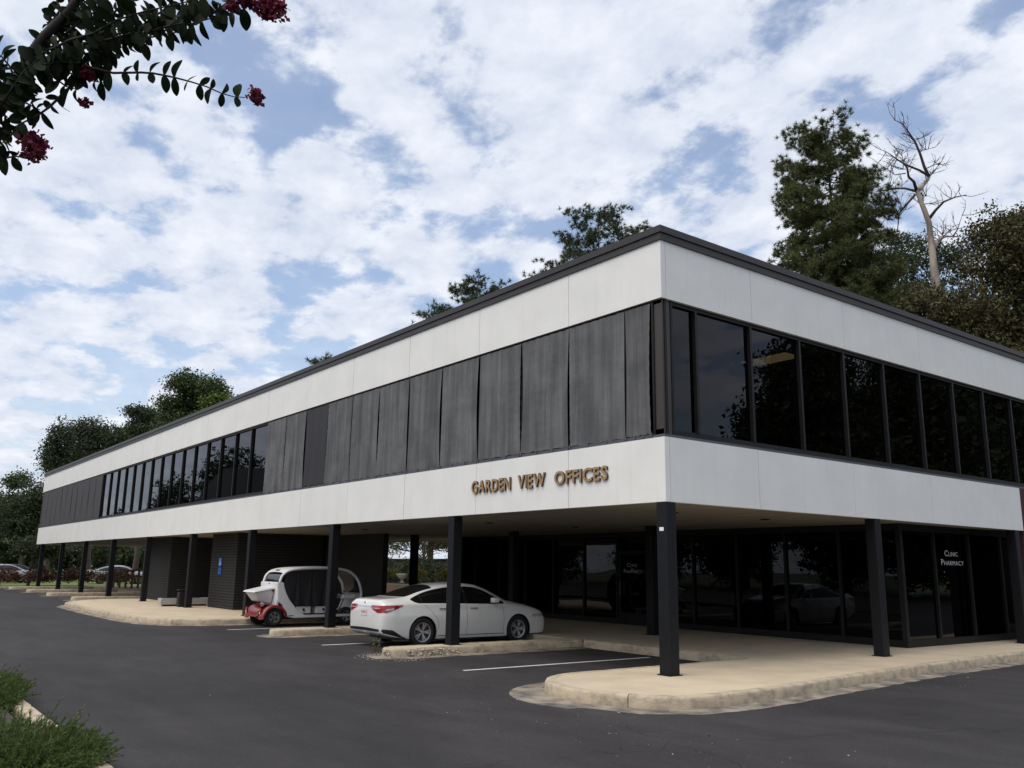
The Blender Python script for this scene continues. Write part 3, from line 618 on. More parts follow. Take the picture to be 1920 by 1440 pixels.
def sedan_body():
    xs = [s[0] for s in SED]; st = sorted(set([round(xs[0]+(xs[-1]-xs[0])*i/84, 4) for i in range(85)]+[0.012, .025, .045, .07, .11, 4.86, 4.93]))
    rows = []
    for x in st:
        zb, w_, zs_, wb, zt, zr, wr = [catmull(xs, [s[k] for s in SED], x) for k in range(1, 8)]
        hgt = zs_-zb
        P = [(0, zb), (w_*.5, zb), (w_*.86, zb), (w_*.945, zb+.025), (w_*.972, zb+.09), (w_*.985, zb+hgt*.26), (w_*.996, zb+hgt*.42), (w_, zb+hgt*.56), (w_*.997, zb+hgt*.68), (w_*.985, zb+hgt*.80), (wb+.022, zs_-.045), (wb+.008, zs_-.012), (wb-.012, zs_+.008)]
        a = (wb-.03, zs_+.02); b = (wr, zr)
        for t in (.12, .35, .6, .82):
            bul = .035*math.sin(math.pi*t)*min(1, max(0, (zt-zs_-.12)/.2)); P.append((a[0]+(b[0]-a[0])*t+bul, a[1]+(b[1]-a[1])*t+bul*.35))
        P += [(wr-.01, zr+.004), (wr*.88, zr+(zt-zr)*.45), (wr*.66, zr+(zt-zr)*.75), (wr*.34, zr+(zt-zr)*.95), (0, zt)]
        rows.append([(x, y, z) for y, z in P] + [(x, -y, z) for y, z in P[-2:0:-1]])
    n = len(rows[0]); V = [p for r in rows for p in r]; F = []
    for i in range(len(rows)-1):
        for k in range(n): F.append((i*n+k, (i+1)*n+k, (i+1)*n+(k+1) % n, i*n+(k+1) % n))
    F.append(tuple(range(n))); F.append(tuple(range(len(rows)*n-1, (len(rows)-1)*n-1, -1)))
    return V, F
def wheel_parts(parent, x, y, r, side, spokes=10, width=.20, rim_r=.225):
    """side = +1/-1: which way the outer face looks along y"""
    wroot = MB(); h = width/2
    prof = [(-h*.8, rim_r), (-h, rim_r+.03), (-h*.98, r-.035), (-h*.8, r-.008), (0, r), (h*.8, r-.008), (h*.98, r-.035), (h, rim_r+.03), (h*.8, rim_r)]
    wroot.lathe(prof, 36); ty = wroot.build('wheel', m_rubber, parent, True, loc=(x, y, r))
    rb = MB(); yo = side*h*.72
    rb.lathe([(yo, rim_r+.004), (yo+side*.012, rim_r-.002), (yo+side*.008, rim_r-.022), (yo-side*.03, rim_r-.03), (-side*h*.5, rim_r-.03)], 36)
    for k in range(spokes):
        a0 = 2*math.pi*k/spokes if spokes != 10 else 2*math.pi*(k//2)/5 + (.17 if k % 2 else -.17)
        ca, sa = math.cos(a0), math.sin(a0); w0, w1 = .016, (.020 if spokes == 10 else .042); V = []
        ax0 = a0 if spokes != 10 else 2*math.pi*(k//2)/5+(.08 if k % 2 else -.08)
        for rr, ww, an, yy in ((.04, w0, ax0, yo+side*.0), (rim_r-.012, w1, a0, yo+side*.006)):
            c2, s2 = math.cos(an), math.sin(an)
            for sg in (-1, 1):
                V.append((rr*c2-sg*ww*s2, yy, rr*s2+sg*ww*c2)); V.append((rr*c2-sg*ww*s2, yy-side*.03, rr*s2+sg*ww*c2))
        rb.add(V, [(0,2,6,4),(1,5,7,3),(0,4,5,1),(2,3,7,6)])
    rb.lathe([(yo+side*.012, .001), (yo+side*.012, .04), (yo-side*.02, .055)], 16)
    rb.build('rim', m_rim, ty)
    MB().lathe([(yo-side*.05, .001), (yo-side*.05, rim_r-.02)], 24).build('brake_disc', m_innerdark, ty)
    return ty
def make_sedan(loc, rz, label, paint, group=None, detail=True, name='parked_car'):
    root = empty(name, loc, rz); tag(root, label, 'car', group)
    V, F = sedan_body(); bvh = BVHTree.FromPolygons([Vector(v) for v in V], F)
    me = bpy.data.meshes.new('body'); me.from_pydata(V, [], F); me.update()
    bm = bmesh.new(); bm.from_mesh(me); bmesh.ops.recalc_face_normals(bm, faces=bm.faces); bm.to_mesh(me); bm.free()
    body = link('body', me, paint, root)
    AX = (1.085, 3.90); RA = .368
    nm = body.data; bm = bmesh.new(); bm.from_mesh(nm); NP = 28
    for ax in AX:
        for sg in (-1, 1):
            near = lambda f: (f.calc_center_median().y*sg > .5 and math.hypot(f.calc_center_median().x-ax, f.calc_center_median().z-.335) < .62)
            for k in range(NP):
                a = 2*math.pi*k/NP; nv = Vector((math.cos(a), 0, math.sin(a)))
                if nv.z < -.75: continue
                fs = [f for f in bm.faces if near(f)]
                gm = set(fs); [gm.update(f.edges) for f in fs]; [gm.update(f.verts) for f in fs]
                bmesh.ops.bisect_plane(bm, geom=list(gm), dist=1e-5, plane_co=Vector((ax, 0, .335))+nv*RA, plane_no=nv)
            rm = []
            for f in bm.faces:
                c = f.calc_center_median()
                if c.y*sg > .6 and all((c.x-ax)*math.cos(2*math.pi*k/NP)+(c.z-.335)*math.sin(2*math.pi*k/NP) < RA for k in range(NP) if math.sin(2*math.pi*k/NP) > -.75): rm.append(f)
            bmesh.ops.delete(bm, geom=rm, context='FACES')
    bm.to_mesh(nm); bm.free(); nm.materials.clear(); nm.materials.append(paint); nm.materials.append(m_black)
    for p in nm.polygons: p.material_index = 1 if (p.center.z < .2 and abs(p.normal.z) > .8) else 0
    for ax in AX:
        for sg in (-1, 1):
            V = []; F = []; n = 24
            for i in range(n+1):
                a = R(-25+230*i/n)
                for y_ in (.56, .905): V.append((ax+(RA+.004)*math.cos(a), sg*y_, .335+(RA+.004)*math.sin(a)))
            for i in range(n): F.append((2*i, 2*i+1, 2*i+3, 2*i+2))
            F.append(tuple(2*i for i in range(n+1))); mk('wheel_well', V, F, m_black, body)
    shade_auto(body, 32)
    def hit(o, d):
        r_ = bvh.ray_cast(Vector(o), Vector(d)); return r_[0]
    def patch(nm_, mt, kind, us, lo, hi, nu=30, nv=8, off=.004, sg=1, par=body):
        V = []; F = []; ok = True
        for i in range(nu+1):
            u = us[0]+(us[1]-us[0])*i/nu; a, b = lo(u), hi(u)
            for j in range(nv+1):
                t = a+(b-a)*j/nv
                if kind == 'side': p = hit((u, sg*2, t), (0, -sg, 0)); dd_ = Vector((0, sg, 0))
                elif kind == 'top': p = hit((t, u, 3), (0, 0, -1)); dd_ = Vector((0, 0, 1))
                else: p = hit((-1, u, t), (1, 0, 0)); dd_ = Vector((-1, 0, 0))
                if p is None: p = Vector((u, sg*.5, t)) if kind == 'side' else Vector((.2, u, t)) if kind == 'rear' else Vector((t, u, 1))
                V.append(tuple(p+dd_*off))
        for i in range(nu):
            for j in range(nv): q = i*(nv+1)+j; F.append((q, q+nv+1, q+nv+2, q+1))
        return mk(nm_, V, F, mt, par, True)
    top = [(.80,1.075),(.95,1.14),(1.2,1.225),(1.5,1.293),(1.9,1.345),(2.3,1.362),(2.6,1.348),(2.9,1.275),(3.15,1.165),(3.35,1.055),(3.48,.985)]
    low = [(.80,1.07),(.88,1.02),(.98,.998),(1.4,.995),(2,.985),(3,.965),(3.48,.962)]
    for sg in (-1, 1):
        for a, b, nm_ in ((.80, 1.05, 'quarter_window'), (1.075, 2.28, 'rear_window'), (2.34, 3.12, 'front_window'), (3.135, 3.48, 'front_quarter_window')):
            patch(nm_, m_carglass, 'side', (a, b), lambda u: cur(low, u), lambda u: cur(top, u), 20, 6, .004, sg)
        patch('window_surround', m_black, 'side', (.80, 3.48), lambda u: cur(low, u)-.010, lambda u: cur(top, u)+.008, 60, 8, .0025, sg)
        if detail:
            for ln in ([(1.42,.28),(1.52,.45),(1.48,.62),(1.30,.82),(1.12,.95)], [(2.31,.24),(2.33,.6),(2.31,.96)], [(3.42,.24),(3.44,.6),(3.40,.94)]):
                for (x0_, z0_), (x1_, z1_) in zip(ln, ln[1:]):
                    V = []; 
                    for t in range(9):
                        x_ = x0_+(x1_-x0_)*t/8; z_ = z0_+(z1_-z0_)*t/8; p = hit((x_, sg*2, z_), (0, -sg, 0))
                        for s in (-.004, .004): V.append((p.x+s, p.y+sg*.0015, p.z))
                    mk('door_seam', V, [(2*t, 2*t+1, 2*t+3, 2*t+2) for t in range(8)], m_black, body)
            for hx in (1.62, 2.52):
                p = hit((hx, sg*2, .86), (0, -sg, 0)); MB().box(hx-.11, hx+.11, p.y-.005 if sg > 0 else p.y-.035, p.y+.035 if sg > 0 else p.y+.005, .845, .875).build('door_handle', m_chrome, body, bevel=.012)
            patch('sill_trim', m_chrome, 'side', (1.5, 3.45), lambda u: .235, lambda u: .25, 10, 1, .006, sg)
            mr_ = MB().box(2.98, 3.16, .93, 1.10, .985, 1.11) if sg > 0 else MB().box(2.98, 3.16, -1.10, -.93, .985, 1.11)
            mm = mr_.build('wing_mirror', paint, body, bevel=.04); shade_auto(mm); MB().box(3.04, 3.12, min(sg*.84, sg*.95), max(sg*.84, sg*.95), .975, 1.0).build('mirror_arm', m_black, mm)
        # tail light: rear part and the wrap round the side
        tl = patch('tail_light', m_red, 'rear', (sg*.34, sg*.80), lambda u: .90-.10*min(1, (abs(u)-.34)/.3)-.02, lambda u: .945, 16, 5, .006, sg)
        patch('lens_wrap', m_red, 'side', (.05, .53), lambda u: lin([(.05,.80),(.12,.775),(.53,.925)], u), lambda u: lin([(.05,.945),(.53,.955)], u), 16, 5, .006, sg, tl)
        patch('clear_lens', m_redclear, 'rear', (sg*.36, sg*.72), lambda u: .872, lambda u: .888, 8, 1, .010, sg, tl)
        patch('clear_lens', m_redclear, 'side', (.12, .30), lambda u: .83+.12*(u-.12), lambda u: .865+.12*(u-.12), 8, 1, .010, sg, tl)
        patch('headlight', m_redclear, 'side', (4.35, 4.78), lambda u: .62, lambda u: .70, 10, 3, .004, sg)
        patch('bumper_side_trim', m_black, 'side', (.06, .68), lambda u: lin([(.06,.34),(.68,.19)], u), lambda u: lin([(.06,.425),(.3,.40),(.52,.27),(.68,.20)], u), 14, 3, .004, sg)
    patch('windscreen', m_carglass, 'top', (-.60, .60), lambda u: 2.86+.10*(u/.6)**2*-1, lambda u: 3.66-.16*(u/.6)**2, 24, 16, .004)
    patch('rear_screen', m_carglass, 'top', (-.585, .585), lambda u: .66+.06*(u/.6)**2, lambda u: 1.56-.10*(u/.6)**2, 24, 16, .004)
    patch('rear_valance', m_black, 'rear', (-.70, .70), lambda u: .365, lambda u: .435-.02*(u/.7)**2, 24, 3, .006)
    patch('chrome_strip', m_chrome, 'rear', (-.33, .33), lambda u: .905, lambda u: .93, 12, 1, .012)
    pl = patch('number_plate', m_plate, 'rear', (-.155, .155), lambda u: .705, lambda u: .86, 4, 3, .012)
    patch('plate_print', m_plated, 'rear', (-.11, .11), lambda u: .755, lambda u: .81, 4, 1, .015, 1, pl)
    em = MB(); em.tube([(-.0, .055*math.cos(a), .975+.036*math.sin(a)) for a in [2*math.pi*i/20 for i in range(21)]], .006, 6, False); em.tube([(0, .022*math.cos(a), .975+.034*math.sin(a)) for a in [2*math.pi*i/16 for i in range(17)]], .005, 6, False)
    em.tube([(0, .05*math.cos(a), .99+.014*math.sin(a)) for a in [2*math.pi*i/16 for i in range(17)]], .005, 6, False)
    em.build('emblem', m_chrome, body, loc=(.028, 0, 0))
    for sg in (-1, 1): MB().lathe([(0, .03), (.0, .035), (.14, .035)], 14).build('exhaust_tip', m_chrome, body).matrix_local = Matrix.Translation((.10, sg*.52, .30)) @ Matrix.Rotation(R(-90), 4, 'Z')
    bx('underbody', m_black, root, .5, 4.6, -.6, .6, .16, .35)
    for ax in AX:
        for sg in (-1, 1): wheel_parts(root, ax, sg*.80, .335, sg)
    return root
make_sedan((-8.87, -.775, G), R(90), 'white pearl sedan parked nose-in under the building beside the chipped island', m_car)
m_silver = mat('silver_paint', (.5, .5, .52), .3, metal=.4, coat=.8); m_navy = mat('dark_paint', (.02, .022, .03), .3, coat=.8)
for i, (p, rz, lab, pt) in enumerate((((-69.0, -2.6, G+.12), R(97), 'silver car at the far left edge beyond the lawn', m_silver), ((-74.5, -1.2, G+.12), R(97), 'dark blue car behind the silver one at the far left edge', m_navy),
        ((-67.0, 5.2, G+.12), R(82), 'pale silver car seen between columns behind the red shrubs', m_silver), ((-65.0, 10.8, G+.12), R(80), 'white car far behind the wooden handrail', m_car))):
    make_sedan(p, rz, lab, pt, 'cars parked beyond the far end', detail=False)

# electric cart (x forward, y left)
def make_cart(loc, rz):
    root = empty('electric_cart', loc, rz); tag(root, 'white electric shuttle cart with red rear fenders, cargo box and black curtains', 'cart')
    hw = .66
    outl = [(.02,1.30),(.07,1.46),(.17,1.58),(.34,1.66),(.65,1.71),(1.47,1.745),(1.87,1.735),(2.28,1.665),(2.6,1.45),(2.76,1.15),(2.80,.92),(2.77,.72),(2.66,.42)]
    op = [Vector((cur([(i, p[0]) for i, p in enumerate(outl)], t/4), 0, cur([(i, p[1]) for i, p in enumerate(outl)], t/4))) for t in range(4*(len(outl)-1)+1)]
    for sg in (-1, 1):
        MB().tube([(p.x, sg*(hw-.03), p.z) for p in op], .042, 10).build('roof_frame', m_cart, root, True)
        # tub side: sweeping rear quarter and sill
        P = [(.02,1.32),(-.06,1.30),(-.03,.75),(.16,.62),(.25,.30),(.50,.24),(2.55,.26),(2.70,.42),(2.62,.44),(2.50,.36),(.80,.345),(.66,.43),(.50,.62),(.34,.80),(.24,.98),(.17,1.15),(.14,1.30)]
        V = [(x, sg*(hw+.02), z) for x, z in P]+[(x, sg*(hw-.07), z) for x, z in P]; n = len(P)
        o = MB().add(V, [tuple(range(n)), tuple(range(2*n-1, n-1, -1))]+[(i, n+i, n+(i+1) % n, (i+1) % n) for i in range(n)]).build('tub_side', m_cart, root)
        bm = bmesh.new(); bm.from_mesh(o.data); bmesh.ops.recalc_face_normals(bm, faces=bm.faces); bmesh.ops.bevel(bm, geom=[e for e in bm.edges], offset=.018, segments=2, affect='EDGES'); bm.to_mesh(o.data); bm.free(); shade_auto(o, 40)
        # lower black step and small marking
        bx('step', m_black, root, .85, 2.45, min(sg*(hw-.1), sg*(hw+.03)), max(sg*(hw-.1), sg*(hw+.03)), .346, .375)
        if sg < 0:
            for k in range(3): bx('marking', m_black, root, .36+k*.05, .395+k*.05, -hw-.028, -hw-.021, .31, .335)
        # inner front door arch
        MB().tube([(1.72, sg*(hw-.06), 1.70), (1.95, sg*(hw-.06), 1.52), (2.12, sg*(hw-.06), 1.30), (2.20, sg*(hw-.06), 1.06)], .028, 8).build('front_pillar', m_cart, root, True)
        # curtain
        V = []; F = []; nx, nz = 60, 8
        for i in range(nx+1):
            for j in range(nz+1):
                x = .16+1.62*i/nx; zt = cur([(p.x, p.z) for p in op[:29] if p.x > .02][1:], x)-.03; zb = max(.60, lin([(.16,1.2),(.24,.98),(.34,.82),(.5,.64),(.66,.60),(2,.60)], x)); z = zb+(zt-zb)*j/nz
                V.append((x, sg*(hw-.05)+.010*math.sin(i*.55+.5*j*math.sin(i*.37))*(1-.6*j/nz), z))
        for i in range(nx):
            for j in range(nz): q = i*(nz+1)+j; F.append((q, q+nz+1, q+nz+2, q+1))
        mk('side_curtain', V, F, m_cloth, root, True)
    # roof skin
    V = []; F = []; sec = [p for p in op if .12 < p.x < 2.05 and p.z > 1.5]
    for p in sec:
        for k in range(9): y_ = -hw+.04+(2*hw-.08)*k/8; V.append((p.x, y_, p.z+.02+.035*(1-(y_/hw)**2)))
    for i in range(len(sec)-1):
        for k in range(8): q = i*9+k; F.append((q, q+9, q+10, q+1))
    mk('roof', V, F, m_cart, root, True)
    bx('roof_light', m_black, root, .18, .26, -.12, .12, 1.63, 1.68, bevel=.01)
    # rear wall, rear window, front screen and panel
    V = [(-.05,-hw+.05,.62),(-.05,hw-.05,.62),(-.05,hw-.05,1.31),(-.05,-hw+.05,1.31),(.03,-hw+.05,.62),(.03,hw-.05,.62),(.03,hw-.05,1.31),(.03,-hw+.05,1.31)]
    o = MB().add(V, [(0,3,2,1),(4,5,6,7),(3,7,6,2),(0,1,5,4),(0,4,7,3),(1,2,6,5)]).build('rear_panel', m_cart, root, bevel=.015)
    bx('panel_latch', m_black, o, -.062, -.05, -.04, .04, 1.25, 1.27)
    rw = [p for p in op if p.z > 1.3 and p.x < .2]; V = []; F = []
    for p in rw:
        for y_ in (-hw+.07, hw-.07): V.append((p.x+.02, y_, p.z))
    for i in range(len(rw)-1): F.append((2*i, 2*i+1, 2*i+3, 2*i+2))
    mk('rear_window', V, F, m_carglass, root, True)
    fw = [p for p in op if p.x > 2.0 and p.z > .95]; V = []; F = []
    for p in fw:
        for y_ in (-hw+.05, hw-.05): V.append((p.x-.01, y_, p.z))
    for i in range(len(fw)-1): F.append((2*i, 2*i+1, 2*i+3, 2*i+2))
    mk('windscreen', V, F, m_glassg, root, True)
    fp = [p for p in op if p.x > 2.5 and p.z <= 1.0]; V = []; F = []
    for p in fp:
        for y_ in (-hw+.05, -.3, 0, .3, hw-.05): V.append((p.x+.12*(1-(y_/hw)**2), y_, p.z))
    for i in range(len(fp)-1):
        for k in range(4): q = i*5+k; F.append((q, q+1, q+6, q+5))
    mk('nose_panel', V, F, m_cart, root, True)
    bx('dashboard', m_cart, root, 2.18, 2.62, -hw+.08, hw-.08, .80, .93, bevel=.03)
    bx('floor', m_black, root, .2, 2.6, -hw+.06, hw-.06, .26, .34)
    for x0_, x1_ in ((.62, 1.12), (1.28, 1.78)):
        s_ = bx('seat_base', m_cart, root, x0_, x1_, -hw+.09, hw-.09, .345, .58, bevel=.03); bx('cushion', m_black, s_, x0_, x1_, -hw+.1, hw-.1, .585, .68, bevel=.02); bx('seat_back', m_black, s_, x0_-.08, x0_+.02, -hw+.1, hw-.1, .62, 1.2, bevel=.03)
        bx('seat_belt_clip', m_black, s_, x0_+.22, x0_+.28, -hw+.06, -hw+.088, .45, .52)
    MB().tube([(2.18, -.30+.17*math.cos(a), 1.0+.17*math.sin(a)) for a in [2*math.pi*i/20 for i in range(21)]], .016, 8, False).build('steering_wheel', m_black, root, True)
    MB().tube([(2.18,-.30,1.0),(2.45,-.30,.86)], .02, 8).build('steering_column', m_black, root)
    # rear fenders and deck
    for sg in (-1, 1):
        V = []; F = []; n = 14; cx = -.09; y0, y1 = sg*.40, sg*.71
        for i in range(n+1):
            a = R(-8+ (180+8)*i/n+8); rr = .345 if a < R(170) else .36
            for y_, dr in ((y0, -.02), (y0, .0), ((y0+y1)/2, .022), (y1-.02*sg, .012), (y1, -.02), (y1, -.06)): V.append((cx+1.12*(rr+dr)*math.cos(a), y_, .27+(rr+dr)*1.03*math.sin(a)))
        for i in range(n):
            for k in range(5): q = i*6+k; F.append((q, q+6, q+7, q+1))
        f_ = mk('rear_fender', V, F, m_cartred, root, True)
        tl = MB().box(-.515, -.46, min(sg*.50, sg*.60), max(sg*.50, sg*.60), .36, .55).build('tail_light', m_red, f_, bevel=.015); bx('reverse_lens', m_redclear, f_, -.522, -.516, min(sg*.51, sg*.59), max(sg*.51, sg*.59), .37, .43)
        wheel_parts(root, -.09, sg*.57, .275, sg, 5, .17, .165); wheel_parts(root, 2.30, sg*.57, .275, sg, 5, .17, .165)
    V = []; F = []; pr_ = [(-.50,.33),(-.50,.46),(-.44,.57),(-.30,.63),(.0,.64),(.16,.60)]
    for x, z in pr_:
        for y_ in (-.42, -.2, .2, .42): V.append((x, y_, z-(.05 if abs(y_) < .3 else 0)))
    for i in range(len(pr_)-1):
        for k in range(3): q = i*4+k; F.append((q, q+4, q+5, q+1))
    mk('rear_deck', V, F, m_cartred, root, True)
    MB().tube([(-.09,-.5,.27),(-.09,.5,.27)], .035, 8).build('axle', m_black, root); bx('chassis', m_black, root, -.3, 2.5, -.35, .35, .2, .3)
    # cargo box with a lid
    b0 = [(-.72,-.36),(-.72,.36),(-.08,.36),(-.08,-.36)]; b1 = [(-.90,-.47),(-.90,.47),(-.06,.47),(-.06,-.47)]
    V = [(-.46,-.32,.74),(-.46,.32,.74),(-.08,.32,.66),(-.08,-.32,.66)] + [(-.64,-.44,1.0),(-.64,.44,1.0),(-.06,.44,1.10),(-.06,-.44,1.10)]
    box = MB().add(V, [(0,3,2,1),(4,5,6,7),(0,1,5,4),(1,2,6,5),(2,3,7,6),(3,0,4,7)]).build('cargo_box', m_cart, root, bevel=.03); shade_auto(box, 40)
    V = [(-.70,-.47,1.0),(-.70,.47,1.0),(-.05,.47,1.11),(-.05,-.47,1.11),(-.66,-.44,1.045),(-.66,.44,1.045),(-.06,.44,1.175),(-.06,-.44,1.175)]
    ld = MB().add(V, [(0,3,2,1),(4,5,6,7),(0,1,5,4),(1,2,6,5),(2,3,7,6),(3,0,4,7)]).build('lid', m_cart, box, bevel=.014); bx('latch', m_black, box, -.13, -.08, -.485, -.44, 1.03, 1.08)
    return root
make_cart((-16.45, 0, G), R(90))

# ------------------------------------------------------------------ vegetation
def unit(n):
    v = rng.normal(size=(n, 3)); return v/np.linalg.norm(v, axis=1, keepdims=True)
def leaf_quads(C, size, nbias=None, aspect=.55, droop=0.0):
    """rhombic leaves centred on the rows of C"""
    n = len(C); d = unit(n)
    if droop: d[:, 2] -= droop; d /= np.linalg.norm(d, axis=1, keepdims=True)
    q = unit(n); s = np.cross(d, q); s /= np.linalg.norm(s, axis=1, keepdims=True)+1e-9
    sz = size*rng.uniform(.6, 1.35, size=(n, 1)); nn = np.cross(d, s)
    V = np.empty((n, 4, 3)); V[:, 0] = C-d*sz*.5; V[:, 1] = C+s*sz*aspect*.5+nn*sz*.08; V[:, 2] = C+d*sz*.5; V[:, 3] = C-s*sz*aspect*.5+nn*sz*.08
    return V.reshape(-1, 3), np.arange(n*4).reshape(-1, 4)
def needle_tufts(C, D, per, length, width):
    """radiating needle blades: C tuft centres, D tuft directions"""
    n = len(C); Cc = np.repeat(C, per, 0); Dd = np.repeat(D, per, 0); d = unit(n*per)+Dd*.55; d /= np.linalg.norm(d, axis=1, keepdims=True)
    l_ = length*rng.uniform(.6, 1.2, size=(n*per, 1)); s = np.cross(d, unit(n*per)); s /= np.linalg.norm(s, axis=1, keepdims=True)+1e-9
    o = Cc+d*l_*.08*rng.uniform(0, 1, size=(n*per, 1))
    V = np.empty((n*per, 3, 3)); V[:, 0] = o-s*width*.5; V[:, 1] = o+s*width*.5; V[:, 2] = o+d*l_
    return V.reshape(-1, 3), np.arange(n*per*3).reshape(-1, 3)
def limb_path(a, b, bend, n=6, wig=.05):
    a, b = Vector(a), Vector(b); L_ = (b-a).length; ps = []
    for i in range(n+1):
        t = i/n; p = a.lerp(b, t); p.z += bend*L_*math.sin(math.pi*t)
        if 0 < i < n: p += Vector((random.uniform(-1,1), random.uniform(-1,1), random.uniform(-1,1)))*wig*L_
        ps.append(p)
    return ps
def broadleaf(name, label, base, height, blobs, leafm, nclump=420, per=46, leaf=.22, clump_r=.55, group=None, cat='tree', trunk_r=.28, gaps=.0, trunk_h=.45, lean=(0, 0)):
    """blobs: (dx, dy, z, rx, ry, rz) ellipsoids of the crown, relative to the base"""
    root = empty(name, base); tag(root, label, cat, group)
    w_ = np.array([b[3]*b[4]*b[5] for b in blobs])**.67; w_ /= w_.sum(); cs = []
    for b, k in zip(blobs, rng.multinomial(nclump, w_)):
        u = unit(k)*(rng.uniform(.12, 1, size=(k, 1))**(1/2.2)); u *= 1+.12*rng.normal(size=(k, 1)); cs.append(u*np.array(b[3:6])+np.array(b[:3]))
    cs = np.concatenate(cs); cs = cs[cs[:, 2] > .4]
    wood = MB(); tz = height*trunk_h; top = Vector((lean[0], lean[1], height*.86))
    wood.tube(limb_path((0,0,-.1), (lean[0]*.5, lean[1]*.5, tz), 0, 5, .02), [trunk_r*(1.25-.5*i/5) for i in range(6)], 9)
    wood.tube(limb_path((lean[0]*.5, lean[1]*.5, tz), top, 0, 6, .04), [trunk_r*(.78-.68*i/6) for i in range(7)], 7)
    for b in blobs:
        s0 = Vector((lean[0]*.5, lean[1]*.5, tz*random.uniform(.75, 1.1))); s0.z = min(s0.z, b[2]); wood.tube(limb_path(s0, b[:3], .08, 6, .05), [trunk_r*(.5-.42*i/6) for i in range(7)], 6)
    for c in cs[rng.choice(len(cs), min(len(cs), 70), replace=False)]:
        b = min(blobs, key=lambda b: (Vector(b[:3])-Vector(c)).length); wood.tube(limb_path(b[:3], c, .06, 4, .06), [trunk_r*.15, trunk_r*.11, trunk_r*.08, trunk_r*.05, trunk_r*.02], 4)
    wood.build('trunk', m_bark, root, True)
    C = np.repeat(cs, per, 0)+rng.normal(size=(len(cs)*per, 3))*clump_r*np.array([.55, .55, .36])
    V, F = leaf_quads(C, leaf); mk('crown', V, F, leafm, root)
    return root
def pine(name, label, base, height, z0, prof, leafm, nbr=46, tuft_len=.42, per=16, width=.035, tuft_gap=.42, trunk_r=.3, droop=.0, group=None, lean=(0, 0), side=0.0, shoots=True, fill=1.0, clump=4):
    """prof: list of (relative height, branch length)"""
    root = empty(name, base); tag(root, label, 'tree', group); wood = MB(); C = []; D = []
    ax = lambda t: Vector((lean[0]*t, lean[1]*t, height*t))
    wood.tube([ax(i/12) for i in range(13)], [trunk_r*(1.1-1.02*i/12) for i in range(13)], 9)
    ga = 0
    for k in range(nbr):
        t = z0+(1-z0)*((k+random.random()*.8)/nbr); ga += 2.4+random.uniform(-.5, .5); ln = lin(prof, t)*random.uniform(.62, 1.12)
        rise = random.uniform(-.05, .28)+(.5 if t > .93 else 0)-droop
        d = Vector((math.cos(ga), math.sin(ga), 0)); p0 = ax(t); p1 = p0+d*ln+Vector((0, 0, ln*rise))
        br = limb_path(p0, p1, -.05, 7, .03); r0 = trunk_r*(.28-.18*t)*(.5+.5*ln/3); wood.tube(br, [r0*(1-.85*i/7) for i in range(8)], 5)
        nsub = max(3, int(ln*2.6*fill))
        for q in range(nsub):
            u = .22+.78*(q+random.random())/nsub; i = min(6, int(u*7)); p = br[i].lerp(br[i+1], u*7-i)
            sd = (Vector((-d.y, d.x, 0))*random.choice((-1, 1))*random.uniform(.4, 1)+d*random.uniform(.2, .9)+Vector((0, 0, random.uniform(-.05, .5)))).normalized(); sl = ln*random.uniform(.16, .36)*(1.15-.45*u)+.2
            e = p+sd*sl; wood.tube([p, p.lerp(e, .5)+Vector((0, 0, .03)), e], [r0*.3, r0*.2, r0*.08], 4)
            m_ = max(3, int(sl/tuft_gap*2.4))
            for z in range(m_):
                v = .35+.65*(z+.6)/m_; C.append(p.lerp(e, v)+Vector((random.uniform(-1,1), random.uniform(-1,1), random.uniform(-.5,1)))*.16); D.append((sd*.7+Vector((0, 0, .5))).normalized())
            for z in range(clump):
                o_ = Vector((random.gauss(0,1), random.gauss(0,1), random.gauss(.2,.8)))*.20; C.append(e+o_); D.append((sd*.6+o_*3+Vector((0, 0, .4))).normalized())
        C.append(p1); D.append(Vector((d.x, d.y, .4)).normalized())
    for k in range(8): C.append(ax(1-.012*k)+Vector((random.uniform(-.2,.2), random.uniform(-.2,.2), 0))); D.append(Vector((0, 0, 1)))
    wood.build('trunk', m_bark, root, True)
    V, F = needle_tufts(np.array([tuple(c) for c in C]), np.array([tuple(d) for d in D]), per, tuft_len, width); mk('crown', V, F, leafm, root)
    return root
def gpos(px, py, depth, z=0):   # ground position below the point seen at this depth
    p = at(px, py, depth); return Vector((p.x, p.y, z)), p.z
# big pine on the right, behind the block
PG = 'pines behind the office building'
b_, top = gpos(1556, 268, 46)
pine('pine_tree', 'tall dense pine tree rising behind the right roofline beside the dead tree', b_, top, .40, [(.3,3.4),(.5,3.7),(.62,3.3),(.72,2.8),(.82,2.6),(.92,2.5),(.97,1.9),(1,.9)], m_pine, nbr=120, tuft_len=.25, per=32, width=.030, trunk_r=.36, fill=1.35, lean=(-.3,.2), group=PG, clump=9)
b_, top = gpos(1640, 500, 44)
pine('pine_tree', 'shorter dark pine filling in below the tall pine at the right roofline', b_, top, .35, [(.2,3.8),(.5,3.8),(.7,3.2),(.9,2.2),(1,.9)], m_pine, nbr=60, tuft_len=.27, per=26, width=.030, fill=1.5, group=PG, clump=6)
b_, top = gpos(1500, 520, 50)
pine('pine_tree', 'low pine just showing over the roof coping under the tall pine', b_, top, .45, [(.2,3.8),(.6,3.8),(.9,2.6),(1,.9)], m_pine, nbr=46, tuft_len=.36, per=18, width=.034, fill=1.4, group=PG, clump=6)
b_, top = gpos(1122, 405, 56)
pine('pine_tree', 'open-crowned pine standing over the roof left of the building corner', b_, top, .70, [(.6,4.4),(.80,3.9),(.88,3.1),(.94,2.3),(1,.9)], m_pine2, nbr=44, tuft_len=.27, per=26, width=.032, trunk_r=.24, fill=1.1, group=PG, clump=6)
